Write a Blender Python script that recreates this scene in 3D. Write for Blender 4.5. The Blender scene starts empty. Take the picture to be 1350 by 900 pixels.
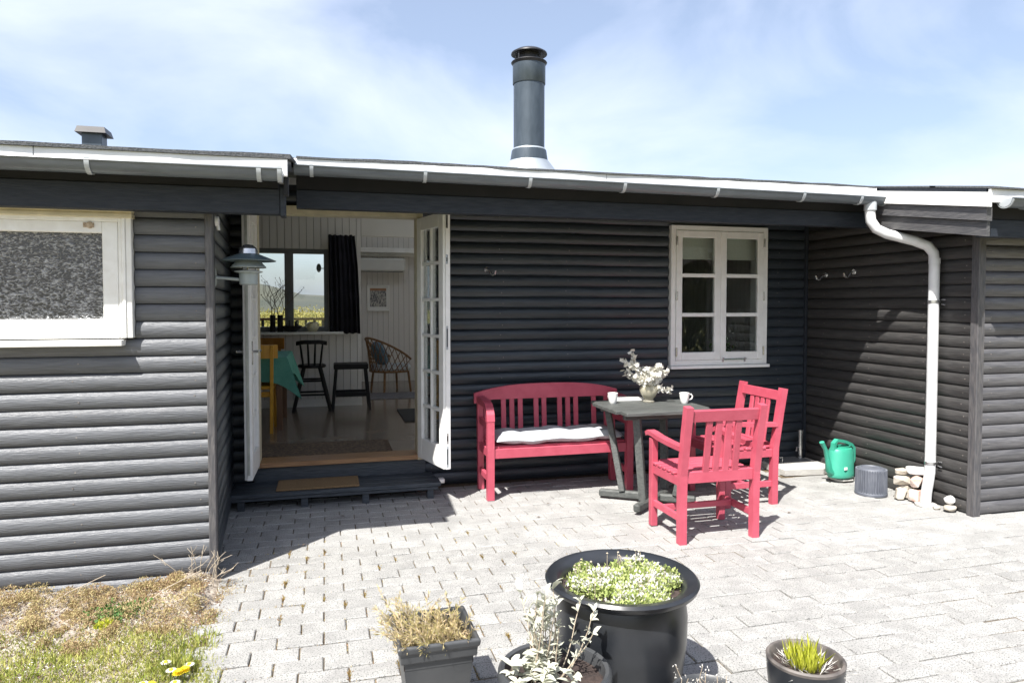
import bpy, bmesh, math, random
import numpy as np
from mathutils import Vector, Matrix
R = math.radians
rnd = random.Random(7)
sc = bpy.context.scene
C = sc.collection

# ------------------------------------------------------------ camera
cam = bpy.data.cameras.new('camera')
co = bpy.data.objects.new('camera', cam); C.objects.link(co)
co.location = (0, 0, 1.52)
co.rotation_euler = (R(90 - 2.0), 0, R(-14.9))
cam.sensor_width = 36.0; cam.lens = 920.0 / 1350.0 * 36.0
cam.shift_y = -16.0 / 1350.0
cam.clip_start = 0.05; cam.clip_end = 2000
sc.camera = co

# ------------------------------------------------------------ sky, sun, exposure
SUN_AZ = R(45.6); SLOPE = 2.1                      # shadows fall to the right and back
sd = Vector((math.cos(SUN_AZ), math.sin(SUN_AZ), -SLOPE * math.sin(SUN_AZ))).normalized()
SUN_EL = math.asin(-sd.z)
w = bpy.data.worlds.new('World'); sc.world = w; w.use_nodes = True
nt = w.node_tree; nt.nodes.clear()
def N(t, typ, **k):
    n = t.nodes.new(typ)
    for a, b in k.items(): setattr(n, a, b)
    return n
sky = N(nt, 'ShaderNodeTexSky', sky_type='NISHITA', sun_disc=False)
sky.sun_elevation = SUN_EL; sky.sun_rotation = math.atan2(-sd.x, -sd.y)
sky.air_density = 1.0; sky.dust_density = 2.5; sky.ozone_density = 1.0
tc = N(nt, 'ShaderNodeTexCoord'); mp = N(nt, 'ShaderNodeMapping')
mp.inputs['Scale'].default_value = (1.5, 1.2, 3.0); mp.inputs['Location'].default_value = (0.2, 0.9, 2.3)
nz = N(nt, 'ShaderNodeTexNoise'); nz.inputs['Scale'].default_value = 1.7; nz.inputs['Detail'].default_value = 7; nz.inputs['Roughness'].default_value = .52
nz.inputs['Distortion'].default_value = .35
cr = N(nt, 'ShaderNodeValToRGB'); cr.color_ramp.elements[0].position = .40; cr.color_ramp.elements[1].position = .72
mx = N(nt, 'ShaderNodeMix', data_type='RGBA'); bgd = N(nt, 'ShaderNodeBackground'); wo = N(nt, 'ShaderNodeOutputWorld')
ml = N(nt, 'ShaderNodeMath', operation='MULTIPLY'); ml.inputs[1].default_value = .85
nt.links.new(tc.outputs['Generated'], mp.inputs['Vector']); nt.links.new(mp.outputs['Vector'], nz.inputs['Vector'])
nt.links.new(nz.outputs['Fac'], cr.inputs['Fac']); nt.links.new(cr.outputs['Color'], ml.inputs[0]); cr.color_ramp.elements[0].color = (.24, .24, .24, 1)
nt.links.new(ml.outputs[0], mx.inputs[0]); nt.links.new(sky.outputs['Color'], mx.inputs[6])
mx.inputs[7].default_value = (5.3, 5.7, 6.9, 1)
nt.links.new(mx.outputs[2], bgd.inputs['Color']); bgd.inputs['Strength'].default_value = .098
nt.links.new(bgd.outputs[0], wo.inputs['Surface'])
sl = bpy.data.lights.new('sun', 'SUN'); sl.energy = 4.8; sl.angle = R(.55); sl.color = (1, .965, .915)
so = bpy.data.objects.new('sun', sl); C.objects.link(so); so.rotation_euler = sd.to_track_quat('-Z', 'Y').to_euler()
vs = sc.view_settings
vs.view_transform = 'Standard'; vs.look = 'None'; vs.gamma = 1; vs.use_curve_mapping = False; vs.exposure = 1.13
sc.cycles.use_denoising = True; sc.cycles.max_bounces = 10; sc.cycles.transparent_max_bounces = 24
sc.cycles.diffuse_bounces = 6

# ------------------------------------------------------------ materials
MATS = {}
def pm(name, c1, c2=None, scale=8, rough=.6, bump=0., bscale=None, stretch=(1, 1, 1), metal=0, rand=0., detail=6, spec=.5, ramp=(.35, .65),
       speck=None, coat=0., dist=.4, sss=0, trans=0, alpha=1):
    """procedural principled: two colours mixed by noise, bump, a little variation from object to object"""
    if name in MATS: return MATS[name]
    m = bpy.data.materials.new(name); m.use_nodes = True; t = m.node_tree
    b = t.nodes['Principled BSDF']; L = t.links.new
    tcn = N(t, 'ShaderNodeTexCoord'); mpn = N(t, 'ShaderNodeMapping'); mpn.inputs['Scale'].default_value = stretch
    oi = N(t, 'ShaderNodeObjectInfo')
    add = N(t, 'ShaderNodeVectorMath', operation='ADD'); mu = N(t, 'ShaderNodeVectorMath', operation='SCALE'); mu.inputs['Scale'].default_value = 37.0
    cmb = N(t, 'ShaderNodeCombineXYZ')
    L(oi.outputs['Random'], cmb.inputs[0]); L(oi.outputs['Random'], cmb.inputs[1]); L(cmb.outputs[0], mu.inputs[0])
    L(tcn.outputs['Object'], mpn.inputs['Vector']); L(mpn.outputs[0], add.inputs[0]); L(mu.outputs[0], add.inputs[1])
    n = N(t, 'ShaderNodeTexNoise'); n.inputs['Scale'].default_value = scale; n.inputs['Detail'].default_value = detail; n.inputs['Distortion'].default_value = dist
    L(add.outputs[0], n.inputs['Vector'])
    c2 = c2 or tuple(v * .8 for v in c1)
    cr = N(t, 'ShaderNodeValToRGB'); e = cr.color_ramp.elements
    e[0].position, e[1].position = ramp; e[0].color = (*c1, 1); e[1].color = (*c2, 1)
    L(n.outputs['Fac'], cr.inputs['Fac']); col = cr.outputs['Color']
    if speck:                                   # (colour, scale, threshold)
        s = N(t, 'ShaderNodeTexNoise'); s.inputs['Scale'].default_value = speck[1]; s.inputs['Detail'].default_value = 2
        L(add.outputs[0], s.inputs['Vector'])
        r2 = N(t, 'ShaderNodeValToRGB'); r2.color_ramp.elements[0].position = speck[2]; r2.color_ramp.elements[1].position = min(1, speck[2] + .06)
        L(s.outputs['Fac'], r2.inputs['Fac']); mm = N(t, 'ShaderNodeMix', data_type='RGBA')
        L(r2.outputs['Color'], mm.inputs[0]); L(col, mm.inputs[6]); mm.inputs[7].default_value = (*speck[0], 1); col = mm.outputs[2]
    if rand:
        hs = N(t, 'ShaderNodeHueSaturation'); mr = N(t, 'ShaderNodeMapRange'); mr.inputs[3].default_value = 1 - rand; mr.inputs[4].default_value = 1 + rand
        L(oi.outputs['Random'], mr.inputs[0]); L(mr.outputs[0], hs.inputs['Value']); L(col, hs.inputs['Color']); col = hs.outputs['Color']
    L(col, b.inputs['Base Color'])
    b.inputs['Roughness'].default_value = rough; b.inputs['Metallic'].default_value = metal
    b.inputs['Specular IOR Level'].default_value = spec; b.inputs['Coat Weight'].default_value = coat
    if trans: b.inputs['Transmission Weight'].default_value = trans
    if bump:
        bn = N(t, 'ShaderNodeTexNoise'); bn.inputs['Scale'].default_value = bscale or scale * 3; bn.inputs['Detail'].default_value = 5
        L(add.outputs[0], bn.inputs['Vector']); bp = N(t, 'ShaderNodeBump'); bp.inputs['Strength'].default_value = bump; bp.inputs['Distance'].default_value = .01
        L(bn.outputs['Fac'], bp.inputs['Height']); L(bp.outputs['Normal'], b.inputs['Normal'])
    MATS[name] = m; return m

def leafmat(name, c1, c2, rough=.6, tr=.35, scale=25):
    m = bpy.data.materials.new(name); m.use_nodes = True; t = m.node_tree; L = t.links.new
    t.nodes.clear(); o = N(t, 'ShaderNodeOutputMaterial'); ms = N(t, 'ShaderNodeMixShader'); ms.inputs[0].default_value = tr
    b = N(t, 'ShaderNodeBsdfPrincipled'); b.inputs['Roughness'].default_value = rough; b.inputs['Specular IOR Level'].default_value = .3
    tl = N(t, 'ShaderNodeBsdfTranslucent'); g = N(t, 'ShaderNodeNewGeometry'); tcn = N(t, 'ShaderNodeTexCoord')
    n = N(t, 'ShaderNodeTexNoise'); n.inputs['Scale'].default_value = scale; L(tcn.outputs['Object'], n.inputs['Vector'])
    ma = N(t, 'ShaderNodeMath', operation='ADD'); L(g.outputs['Random Per Island'], ma.inputs[0]); L(n.outputs['Fac'], ma.inputs[1])
    mh = N(t, 'ShaderNodeMath', operation='MULTIPLY'); mh.inputs[1].default_value = .5; L(ma.outputs[0], mh.inputs[0])
    cr = N(t, 'ShaderNodeValToRGB'); e = cr.color_ramp.elements; e[0].position = .25; e[1].position = .75; e[0].color = (*c1, 1); e[1].color = (*c2, 1)
    L(mh.outputs[0], cr.inputs['Fac']); L(cr.outputs['Color'], b.inputs['Base Color']); L(cr.outputs['Color'], tl.inputs['Color'])
    L(b.outputs[0], ms.inputs[1]); L(tl.outputs[0], ms.inputs[2]); L(ms.outputs[0], o.inputs['Surface'])
    MATS[name] = m; return m

def glassmat(name, tint=(1, 1, 1), refl=1.0):
    """thin window pane: clear with a Fresnel mirror reflection"""
    m = bpy.data.materials.new(name); m.use_nodes = True; t = m.node_tree; t.nodes.clear(); L = t.links.new
    o = N(t, 'ShaderNodeOutputMaterial'); ms = N(t, 'ShaderNodeMixShader'); tr = N(t, 'ShaderNodeBsdfTransparent'); tr.inputs[0].default_value = (*tint, 1)
    gl = N(t, 'ShaderNodeBsdfGlossy'); gl.inputs['Roughness'].default_value = .01; fr = N(t, 'ShaderNodeFresnel'); fr.inputs['IOR'].default_value = 1.6
    mu = N(t, 'ShaderNodeMath', operation='MULTIPLY'); mu.inputs[1].default_value = refl; mu.use_clamp = True
    tcn = N(t, 'ShaderNodeTexCoord'); n = N(t, 'ShaderNodeTexNoise'); n.inputs['Scale'].default_value = 5; L(tcn.outputs['Object'], n.inputs['Vector'])
    bp = N(t, 'ShaderNodeBump'); bp.inputs['Strength'].default_value = .03; bp.inputs['Distance'].default_value = .01; L(n.outputs['Fac'], bp.inputs['Height']); L(bp.outputs[0], gl.inputs['Normal'])
    L(fr.outputs[0], mu.inputs[0]); L(mu.outputs[0], ms.inputs[0]); L(tr.outputs[0], ms.inputs[1]); L(gl.outputs[0], ms.inputs[2]); L(ms.outputs[0], o.inputs['Surface'])
    MATS[name] = m; return m

M = {}
wood = dict(stretch=(1.2, 14, 14))
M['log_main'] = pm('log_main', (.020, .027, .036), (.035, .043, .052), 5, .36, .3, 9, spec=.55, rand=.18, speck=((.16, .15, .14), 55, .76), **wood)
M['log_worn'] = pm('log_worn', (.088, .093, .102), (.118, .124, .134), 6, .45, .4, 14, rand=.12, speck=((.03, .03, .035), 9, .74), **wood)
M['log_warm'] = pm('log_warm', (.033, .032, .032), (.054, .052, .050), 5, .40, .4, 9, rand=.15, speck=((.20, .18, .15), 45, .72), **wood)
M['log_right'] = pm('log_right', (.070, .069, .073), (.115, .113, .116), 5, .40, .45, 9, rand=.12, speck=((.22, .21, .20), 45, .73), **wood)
M['trim_dark'] = pm('trim_dark', (.015, .020, .028), (.026, .031, .040), 6, .55, .3, 12, spec=.3, stretch=(1.5, 10, 10), rand=.08)
M['trim_worn_sunlit'] = pm('trim_worn_sunlit', (.055, .055, .06), (.10, .095, .095), 7, .5, .5, 14, stretch=(10, 10, 1.5), rand=.08)
M['barge'] = pm('barge', (.060, .060, .064), (.10, .098, .098), 6, .5, .4, 14, stretch=(12, 1.5, 12), rand=.08)
M['backing'] = pm('backing', (.012, .013, .015), (.02, .02, .022), 4, .9)
M['white'] = pm('white', (.86, .86, .84), (.79, .79, .77), 9, .35, .05, 40, rand=.03)
M['white_worn'] = pm('white_worn', (.80, .80, .77), (.72, .71, .67), 11, .45, .2, 50, rand=.03, speck=((.35, .27, .2), 30, .78))
M['cream'] = pm('cream', (.62, .56, .40), (.50, .45, .32), 10, .5, .15, 50, rand=.03)
M['gutter'] = pm('gutter', (.125, .145, .16), (.095, .11, .125), 5, .32, .05, 30, stretch=(1, 6, 6))
M['gutter_light'] = pm('gutter_light', (.42, .45, .47), (.36, .39, .41), 8, .35)
M['pipe'] = pm('pipe', (.66, .67, .67), (.56, .57, .57), 7, .35, .04, 20)
M['felt'] = pm('felt', (.045, .05, .055), (.10, .105, .11), 90, .9, .6, 120)
M['zinc'] = pm('zinc', (.075, .095, .115), (.055, .072, .088), 6, .38, .04, 20, metal=.35, stretch=(4, 4, 1))
M['zinc_bright'] = pm('zinc_bright', (.48, .52, .54), (.36, .40, .43), 6, .3, .1, 14, metal=.5)
M['black_metal'] = pm('black_metal', (.012, .012, .014), (.02, .02, .022), 12, .4)
M['steel'] = pm('steel', (.62, .62, .62), (.5, .5, .5), 20, .25, metal=.9)
M['paver'] = pm('paver', (.265, .262, .250), (.345, .342, .325), 9, .85, .6, 160, rand=.06, speck=((.12, .12, .118), 150, .56))
M['paver_far'] = M['paver']
M['sand'] = pm('sand', (.07, .055, .035), (.15, .11, .065), 60, .95, .6, 150)
M['pink'] = pm('pink', (.47, .085, .125), (.405, .062, .096), 3, .45, .25, 40, stretch=(3, 3, 3), rand=.10, ramp=(.30, .70))
M['table'] = pm('table', (.055, .060, .057), (.095, .10, .094), 7, .55, .5, 20, stretch=(1, 9, 9), rand=.12)
M['cushion'] = pm('cushion', (.43, .46, .48), (.36, .39, .41), 30, .9, .3, 90)
M['cushion_end'] = pm('cushion_end', (.62, .60, .55), (.36, .35, .33), 120, .9, .2, 90)
M['china'] = pm('china', (.80, .80, .77), (.76, .76, .73), 10, .15, coat=.4)
M['step'] = pm('step', (.028, .036, .046), (.055, .065, .075), 8, .5, .4, 14, stretch=(1.2, 12, 12), rand=.15)
M['coir'] = pm('coir', (.30, .195, .095), (.20, .125, .06), 90, .95, .9, 220)
M['oak'] = pm('oak', (.34, .19, .09), (.24, .13, .06), 5, .45, .2, 20, stretch=(1, 10, 10))
M['rug'] = pm('rug', (.20, .135, .085), (.05, .036, .028), 45, .95, .8, 120)
M['lino'] = pm('lino', (.235, .19, .15), (.19, .15, .118), 3, .17, .02, 30)
M['inner'] = pm('inner', (.58, .56, .53), (.53, .51, .49), 3, .6)
M['ceil'] = pm('ceil', (.74, .72, .69), (.70, .68, .65), 3, .6)
M['can'] = pm('can', (.030, .29, .19), (.055, .34, .24), 5, .38, .05, 20)
M['basket'] = pm('basket', (.085, .095, .118), (.125, .135, .158), 12, .55)
M['stone'] = pm('stone', (.52, .48, .41), (.40, .36, .30), 9, .85, .6, 30, rand=.2)
M['brickred'] = pm('brickred', (.50, .30, .24), (.50, .45, .40), 9, .9, .5, 40)
M['concrete'] = pm('concrete', (.46, .45, .42), (.38, .37, .35), 8, .9, .5, 60)
M['pot'] = pm('pot', (.014, .016, .019), (.024, .026, .030), 5, .30, .06, 12, speck=((.30, .30, .28), 70, .79))
M['pot_grey'] = pm('pot_grey', (.040, .043, .046), (.060, .062, .064), 5, .42, .08, 30, speck=((.22, .21, .20), 60, .78))
M['potrim'] = pm('potrim', (.16, .14, .125), (.05, .045, .043), 12, .6)
M['soil'] = pm('soil', (.020, .013, .011), (.048, .033, .028), 45, .95, 1., 60)
M['earth'] = pm('earth', (.22, .185, .15), (.40, .355, .30), 14, .95, 1., 70, speck=((.12, .09, .07), 45, .60))
M['yellow'] = pm('yellow', (.72, .38, .03), (.64, .32, .025), 6, .4)
M['orange_wood'] = pm('orange_wood', (.48, .20, .03), (.40, .16, .025), 6, .4)
M['brown'] = pm('brown', (.16, .07, .03), (.11, .05, .022), 6, .4, stretch=(8, 8, 1))
M['black_wood'] = pm('black_wood', (.007, .007, .008), (.012, .012, .013), 8, .5, spec=.25)
M['turquoise'] = pm('turquoise', (.13, .40, .33), (.10, .34, .28), 14, .9, .2, 120)
M['curtain'] = pm('curtain', (.008, .008, .015), (.014, .014, .024), 8, .95)
M['wicker'] = pm('wicker', (.24, .125, .05), (.12, .06, .024), 40, .5, .4, 80)
M['blue_cloth'] = pm('blue_cloth', (.16, .25, .33), (.12, .2, .27), 30, .95)
M['greyframe'] = pm('greyframe', (.16, .17, .18), (.13, .14, .15), 8, .5)
M['ac'] = pm('ac', (.68, .68, .66), (.64, .64, .62), 5, .4)
M['print'] = pm('print', (.55, .54, .50), (.15, .15, .17), 26, .6, stretch=(3, 1, 1), ramp=(.45, .55))
M['mat_dark'] = pm('mat_dark', (.012, .012, .014), (.02, .02, .022), 60, .95, .5, 150)
M['rug_grey'] = pm('rug_grey', (.20, .19, .20), (.09, .09, .11), 30, .95, .5, 90)
M['lampm'] = pm('lampm', (.12, .165, .18), (.10, .14, .155), 6, .3, metal=.2)
M['lampl'] = pm('lampl', (.30, .34, .34), (.26, .30, .30), 6, .4)
M['blind'] = pm('blind', (.66, .66, .62), (.60, .60, .56), 60, .8)
M['bark'] = pm('bark', (.10, .075, .055), (.18, .14, .11), 30, .9, .6, 60)
M['drytwig'] = pm('drytwig', (.46, .40, .31), (.32, .26, .19), 30, .9)
M['meadow'] = pm('meadow', (.26, .22, .075), (.15, .16, .05), .35, .95, .6, 3)
M['hill'] = pm('hill', (.045, .05, .04), (.09, .085, .06), .05, .95)
M['lawn'] = pm('lawn', (.17, .18, .05), (.27, .23, .10), 5, .95, .8, 40)
M['pane'] = glassmat('pane', (.93, .96, .95), .7)
M['vase_glass'] = glassmat('vase_glass', (.90, .88, .78), 1.3)
def milky(m, c, f):
    t = m.node_tree; o = next(n for n in t.nodes if n.type == 'OUTPUT_MATERIAL'); src = o.inputs['Surface'].links[0].from_socket; d = N(t, 'ShaderNodeBsdfTranslucent'); d.inputs[0].default_value = (*c, 1); d2 = N(t, 'ShaderNodeBsdfDiffuse'); d2.inputs[0].default_value = (*c, 1); a = N(t, 'ShaderNodeAddShader'); ms = N(t, 'ShaderNodeMixShader'); ms.inputs[0].default_value = f
    t.links.new(d.outputs[0], a.inputs[0]); t.links.new(d2.outputs[0], a.inputs[1]); t.links.new(src, ms.inputs[1]); t.links.new(a.outputs[0], ms.inputs[2]); t.links.new(ms.outputs[0], o.inputs['Surface'])
milky(M['vase_glass'], (.52, .50, .42), .42)
M['petal'] = leafmat('petal', (.80, .78, .70), (.86, .85, .80), .7, .3)
M['sage'] = leafmat('sage', (.38, .39, .30), (.64, .64, .54), .8, .25)
M['dryleaf'] = leafmat('dryleaf', (.42, .38, .14), (.68, .54, .34), .8, .3, 12)
M['cover'] = leafmat('cover', (.26, .34, .09), (.50, .55, .22), .6, .3, 14)
M['coverw'] = leafmat('coverw', (.70, .68, .62), (.84, .82, .78), .7, .3)
M['grassy'] = leafmat('grassy', (.55, .60, .05), (.78, .78, .14), .6, .4)
M['turf'] = leafmat('turf', (.26, .33, .05), (.56, .53, .18), .7, .35, 4)
M['heath'] = leafmat('heath', (.36, .235, .15), (.52, .46, .22), .8, .3, 6)
M['brownleaf'] = leafmat('brownleaf', (.10, .055, .04), (.26, .16, .11), .9, .2)
M['jointweed'] = leafmat('jointweed', (.24, .13, .05), (.34, .27, .08), .8, .3, 9)
M['green'] = leafmat('green', (.05, .14, .03), (.13, .24, .06), .6, .3)
M['scrub'] = leafmat('scrub', (.20, .19, .05), (.40, .33, .10), .8, .3, .7)
M['added_hedge'] = leafmat('added_hedge', (.02, .035, .012), (.06, .075, .03), .7, .2, .5)
M['daisy_y'] = leafmat('daisy_y', (.80, .62, .02), (.85, .70, .05), .7, .2)

def rippled():
    """patterned obscure glass"""
    m = bpy.data.materials.new('obscure_glass'); m.use_nodes = True; t = m.node_tree; L = t.links.new; b = t.nodes['Principled BSDF']
    tcn = N(t, 'ShaderNodeTexCoord'); mpn = N(t, 'ShaderNodeMapping'); mpn.inputs['Scale'].default_value = (1, 1, 1.9); mpn.inputs['Rotation'].default_value = (0, R(-24), 0)
    L(tcn.outputs['Object'], mpn.inputs['Vector'])
    n = N(t, 'ShaderNodeTexNoise'); n.inputs['Scale'].default_value = 40; n.inputs['Detail'].default_value = .6; n.inputs['Distortion'].default_value = .7; L(mpn.outputs[0], n.inputs['Vector'])
    sb = N(t, 'ShaderNodeMath', operation='SUBTRACT'); sb.inputs[1].default_value = .5; L(n.outputs['Fac'], sb.inputs[0]); ab = N(t, 'ShaderNodeMath', operation='ABSOLUTE'); L(sb.outputs[0], ab.inputs[0])
    cr = N(t, 'ShaderNodeValToRGB'); e = cr.color_ramp.elements; e[0].position = .0; e[0].color = (.44, .45, .46, 1); e[1].position = .13; e[1].color = (.04, .041, .043, 1); x_ = cr.color_ramp.elements.new(.045); x_.color = (.20, .205, .21, 1)
    L(ab.outputs[0], cr.inputs['Fac']); L(cr.outputs['Color'], b.inputs['Base Color'])   # bright and dark reflections painted in as worm-like ridges and hollows
    bp = N(t, 'ShaderNodeBump'); bp.inputs['Strength'].default_value = 1; bp.inputs['Distance'].default_value = .012; L(cr.outputs['Color'], bp.inputs['Height']); L(bp.outputs[0], b.inputs['Normal'])
    b.inputs['Roughness'].default_value = .15; b.inputs['Specular IOR Level'].default_value = .6
    return m
M['obscure'] = rippled()

def panelled():
    """painted tongue-and-groove lining: fine vertical grooves in the relief"""
    m = bpy.data.materials.new('lining'); m.use_nodes = True; t = m.node_tree; L = t.links.new; b = t.nodes['Principled BSDF']
    tcn = N(t, 'ShaderNodeTexCoord'); s = N(t, 'ShaderNodeSeparateXYZ'); L(tcn.outputs['Object'], s.inputs[0])
    a = N(t, 'ShaderNodeMath', operation='ADD'); L(s.outputs[0], a.inputs[0]); L(s.outputs[1], a.inputs[1])
    d = N(t, 'ShaderNodeMath', operation='MULTIPLY'); d.inputs[1].default_value = 1 / .085; L(a.outputs[0], d.inputs[0])
    f = N(t, 'ShaderNodeMath', operation='FRACT'); L(d.outputs[0], f.inputs[0])
    cr = N(t, 'ShaderNodeValToRGB'); e = cr.color_ramp.elements; e[0].position = .0; e[0].color = (0, 0, 0, 1); e[1].position = .10; e[1].color = (1, 1, 1, 1); L(f.outputs[0], cr.inputs['Fac'])
    bp = N(t, 'ShaderNodeBump'); bp.inputs['Strength'].default_value = 1; bp.inputs['Distance'].default_value = .006; L(cr.outputs['Color'], bp.inputs['Height']); L(bp.outputs[0], b.inputs['Normal'])
    mxx = N(t, 'ShaderNodeMix', data_type='RGBA'); mxx.inputs[6].default_value = (.50, .485, .47, 1); mxx.inputs[7].default_value = (.74, .72, .70, 1); L(cr.outputs['Color'], mxx.inputs[0]); L(mxx.outputs[2], b.inputs['Base Color'])
    b.inputs['Roughness'].default_value = .5
    return m
M['lining'] = panelled()

# ------------------------------------------------------------ mesh helpers
class MB:
    def __init__(s): s.v = []; s.f = []; s.sm = []
    def add(s, v, f, smooth=False):
        o = len(s.v); s.v += [tuple(p) for p in v]; s.f += [tuple(i + o for i in q) for q in f]; s.sm += [smooth] * len(f); return s
    def box(s, x0, x1, y0, y1, z0, z1, ch=0.):
        if ch <= 0:
            v = [(x, y, z) for x in (x0, x1) for y in (y0, y1) for z in (z0, z1)]
            return s.add(v, [(0, 1, 3, 2), (4, 6, 7, 5), (0, 4, 5, 1), (2, 3, 7, 6), (0, 2, 6, 4), (1, 5, 7, 3)])
        bm = bmesh.new(); bmesh.ops.create_cube(bm, size=1)
        for q in bm.verts: q.co = Vector(((x0 + x1) / 2 + q.co.x * (x1 - x0), (y0 + y1) / 2 + q.co.y * (y1 - y0), (z0 + z1) / 2 + q.co.z * (z1 - z0)))
        bmesh.ops.bevel(bm, geom=bm.edges[:], offset=ch, segments=1, affect='EDGES')
        return s.bm(bm)
    def bm(s, bm, smooth=False):
        bm.verts.index_update(); r = s.add([q.co[:] for q in bm.verts], [[q.index for q in fc.verts] for fc in bm.faces], smooth); bm.free(); return r
    def bar(s, a, b, wx, wy, up=(0, 0, 1), ch=.003):
        """square bar from a to b, section wx across, wy along up"""
        a = Vector(a); b = Vector(b); d = b - a; L = d.length; z = d.normalized(); u = Vector(up)
        if abs(u.dot(z)) > .95: u = Vector((0, 1, 0))
        x = u.cross(z).normalized(); y = z.cross(x)
        o = MB(); o.box(-wx / 2, wx / 2, -wy / 2, wy / 2, 0, L, ch)
        return s.add([a + x * p[0] + y * p[1] + z * p[2] for p in o.v], o.f)
    def tube(s, pts, r, n=8, cap=True):
        pts = [Vector(p) for p in pts]; rs = r if isinstance(r, (list, tuple)) else [r] * len(pts); V = []; prev = None
        for i, p in enumerate(pts):
            d = (pts[min(i + 1, len(pts) - 1)] - pts[max(i - 1, 0)]).normalized()
            if prev is None:
                u = Vector((0, 0, 1)) if abs(d.z) < .9 else Vector((1, 0, 0)); x = u.cross(d).normalized()
            else: x = (prev - d * prev.dot(d)).normalized()
            prev = x; y = d.cross(x)
            V += [p + (x * math.cos(2 * math.pi * k / n) + y * math.sin(2 * math.pi * k / n)) * rs[i] for k in range(n)]
        F = [(i * n + k, i * n + (k + 1) % n, (i + 1) * n + (k + 1) % n, (i + 1) * n + k) for i in range(len(pts) - 1) for k in range(n)]
        if cap: F += [tuple(range(n - 1, -1, -1)), tuple((len(pts) - 1) * n + k for k in range(n))]
        return s.add(V, F, True)
    def lathe(s, prof, n=24, c=(0, 0, 0), sx=1, sy=1, smooth=True):
        V = []; F = []
        for r, z in prof: V += [(c[0] + r * sx * math.cos(2 * math.pi * k / n), c[1] + r * sy * math.sin(2 * math.pi * k / n), c[2] + z) for k in range(n)]
        for i in range(len(prof) - 1): F += [(i * n + k, i * n + (k + 1) % n, (i + 1) * n + (k + 1) % n, (i + 1) * n + k) for k in range(n)]
        return s.add(V, F, smooth)
    def disc(s, r, z, n=24, c=(0, 0), sy=1, dz=0):
        V = [(c[0] + r * math.cos(2 * math.pi * k / n), c[1] + r * sy * math.sin(2 * math.pi * k / n), z + dz * rnd.uniform(-1, 1)) for k in range(n)]
        return s.add(V + [(c[0], c[1], z)], [(k, (k + 1) % n, n) for k in range(n)])
    def quadsweep(s, path, wx, wz, side=(1, 0, 0)):
        """rectangular section swept along a path lying in a plane across 'side'"""
        side = Vector(side); pts = [Vector(p) for p in path]; V = []
        for i, p in enumerate(pts):
            d = (pts[min(i + 1, len(pts) - 1)] - pts[max(i - 1, 0)]).normalized(); u = side.cross(d).normalized()
            V += [p + side * a * wx / 2 + u * b * wz / 2 for a, b in ((-1, -1), (1, -1), (1, 1), (-1, 1))]
        n = len(pts); F = [(4 * i + k, 4 * i + (k + 1) % 4, 4 * i + 4 + (k + 1) % 4, 4 * i + 4 + k) for i in range(n - 1) for k in range(4)]
        F += [(3, 2, 1, 0), tuple(4 * (n - 1) + k for k in range(4))]
        return s.add(V, F)
    def mesh(s, name, mat):
        me = bpy.data.meshes.new(name); me.from_pydata(s.v, [], s.f)
        bm = bmesh.new(); bm.from_mesh(me); bmesh.ops.recalc_face_normals(bm, faces=bm.faces[:]); bm.to_mesh(me); bm.free()
        me.materials.append(M[mat] if isinstance(mat, str) else mat)
        if any(s.sm):
            me.polygons.foreach_set('use_smooth', s.sm)
            try: me.set_sharp_from_angle(angle=R(40))
            except Exception: pass
        me.update(); return me
    def build(s, name, mat, parent=None, loc=(0, 0, 0), rz=0, **tags): return link(name, s.mesh(name, mat), parent, loc, rz, **tags)

def link(name, data, parent=None, loc=(0, 0, 0), rz=0, **tags):
    o = bpy.data.objects.new(name, data); C.objects.link(o); o.parent = parent; o.location = loc; o.rotation_euler = (0, 0, rz)
    for k, v in tags.items():
        if v is not None: o[k] = v
    return o
def thing(name, label, category, loc=(0, 0, 0), rz=0, group=None): return link(name, None, None, loc, rz, label=label, category=category, group=group)
def box(name, mat, parent, x0, x1, y0, y1, z0, z1, ch=.003, **k): return MB().box(x0, x1, y0, y1, z0, z1, ch).build(name, mat, parent, **k)
def leaves(name, mat, P, D, U, Ln, Wd, parent=None, fold=.25, loc=(0, 0, 0), **tags):
    """many small pointed leaves as one mesh: base P, direction D, side U, length, width (numpy arrays)"""
    P = np.asarray(P, float); D = np.asarray(D, float); U = np.asarray(U, float); n = len(P)
    D /= np.linalg.norm(D, axis=1)[:, None] + 1e-9; U = U - D * (U * D).sum(1)[:, None]; U /= np.linalg.norm(U, axis=1)[:, None] + 1e-9
    Nn = np.cross(D, U); Ln = np.broadcast_to(Ln, (n,))[:, None]; Wd = np.broadcast_to(Wd, (n,))[:, None]
    V = np.stack([P, P + D * Ln * .5 + U * Wd * .5 + Nn * Wd * fold, P + D * Ln - Nn * Ln * .12, P + D * Ln * .5 - U * Wd * .5 + Nn * Wd * fold], 1).reshape(-1, 3)
    me = bpy.data.meshes.new(name); me.vertices.add(4 * n); me.vertices.foreach_set('co', V.ravel())
    tri = (np.arange(n)[:, None] * 4 + np.array([0, 1, 2, 0, 2, 3])).ravel()
    me.loops.add(6 * n); me.loops.foreach_set('vertex_index', tri.astype(np.int32)); me.polygons.add(2 * n)
    me.polygons.foreach_set('loop_start', (np.arange(2 * n) * 3).astype(np.int32)); me.update(calc_edges=True); me.validate(); me.materials.append(M[mat])
    return link(name, me, parent, loc, **tags)
npr = np.random.default_rng(11)
def rdir(n, up=0.): 
    d = npr.normal(size=(n, 3)); d[:, 2] += up; return d

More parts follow.
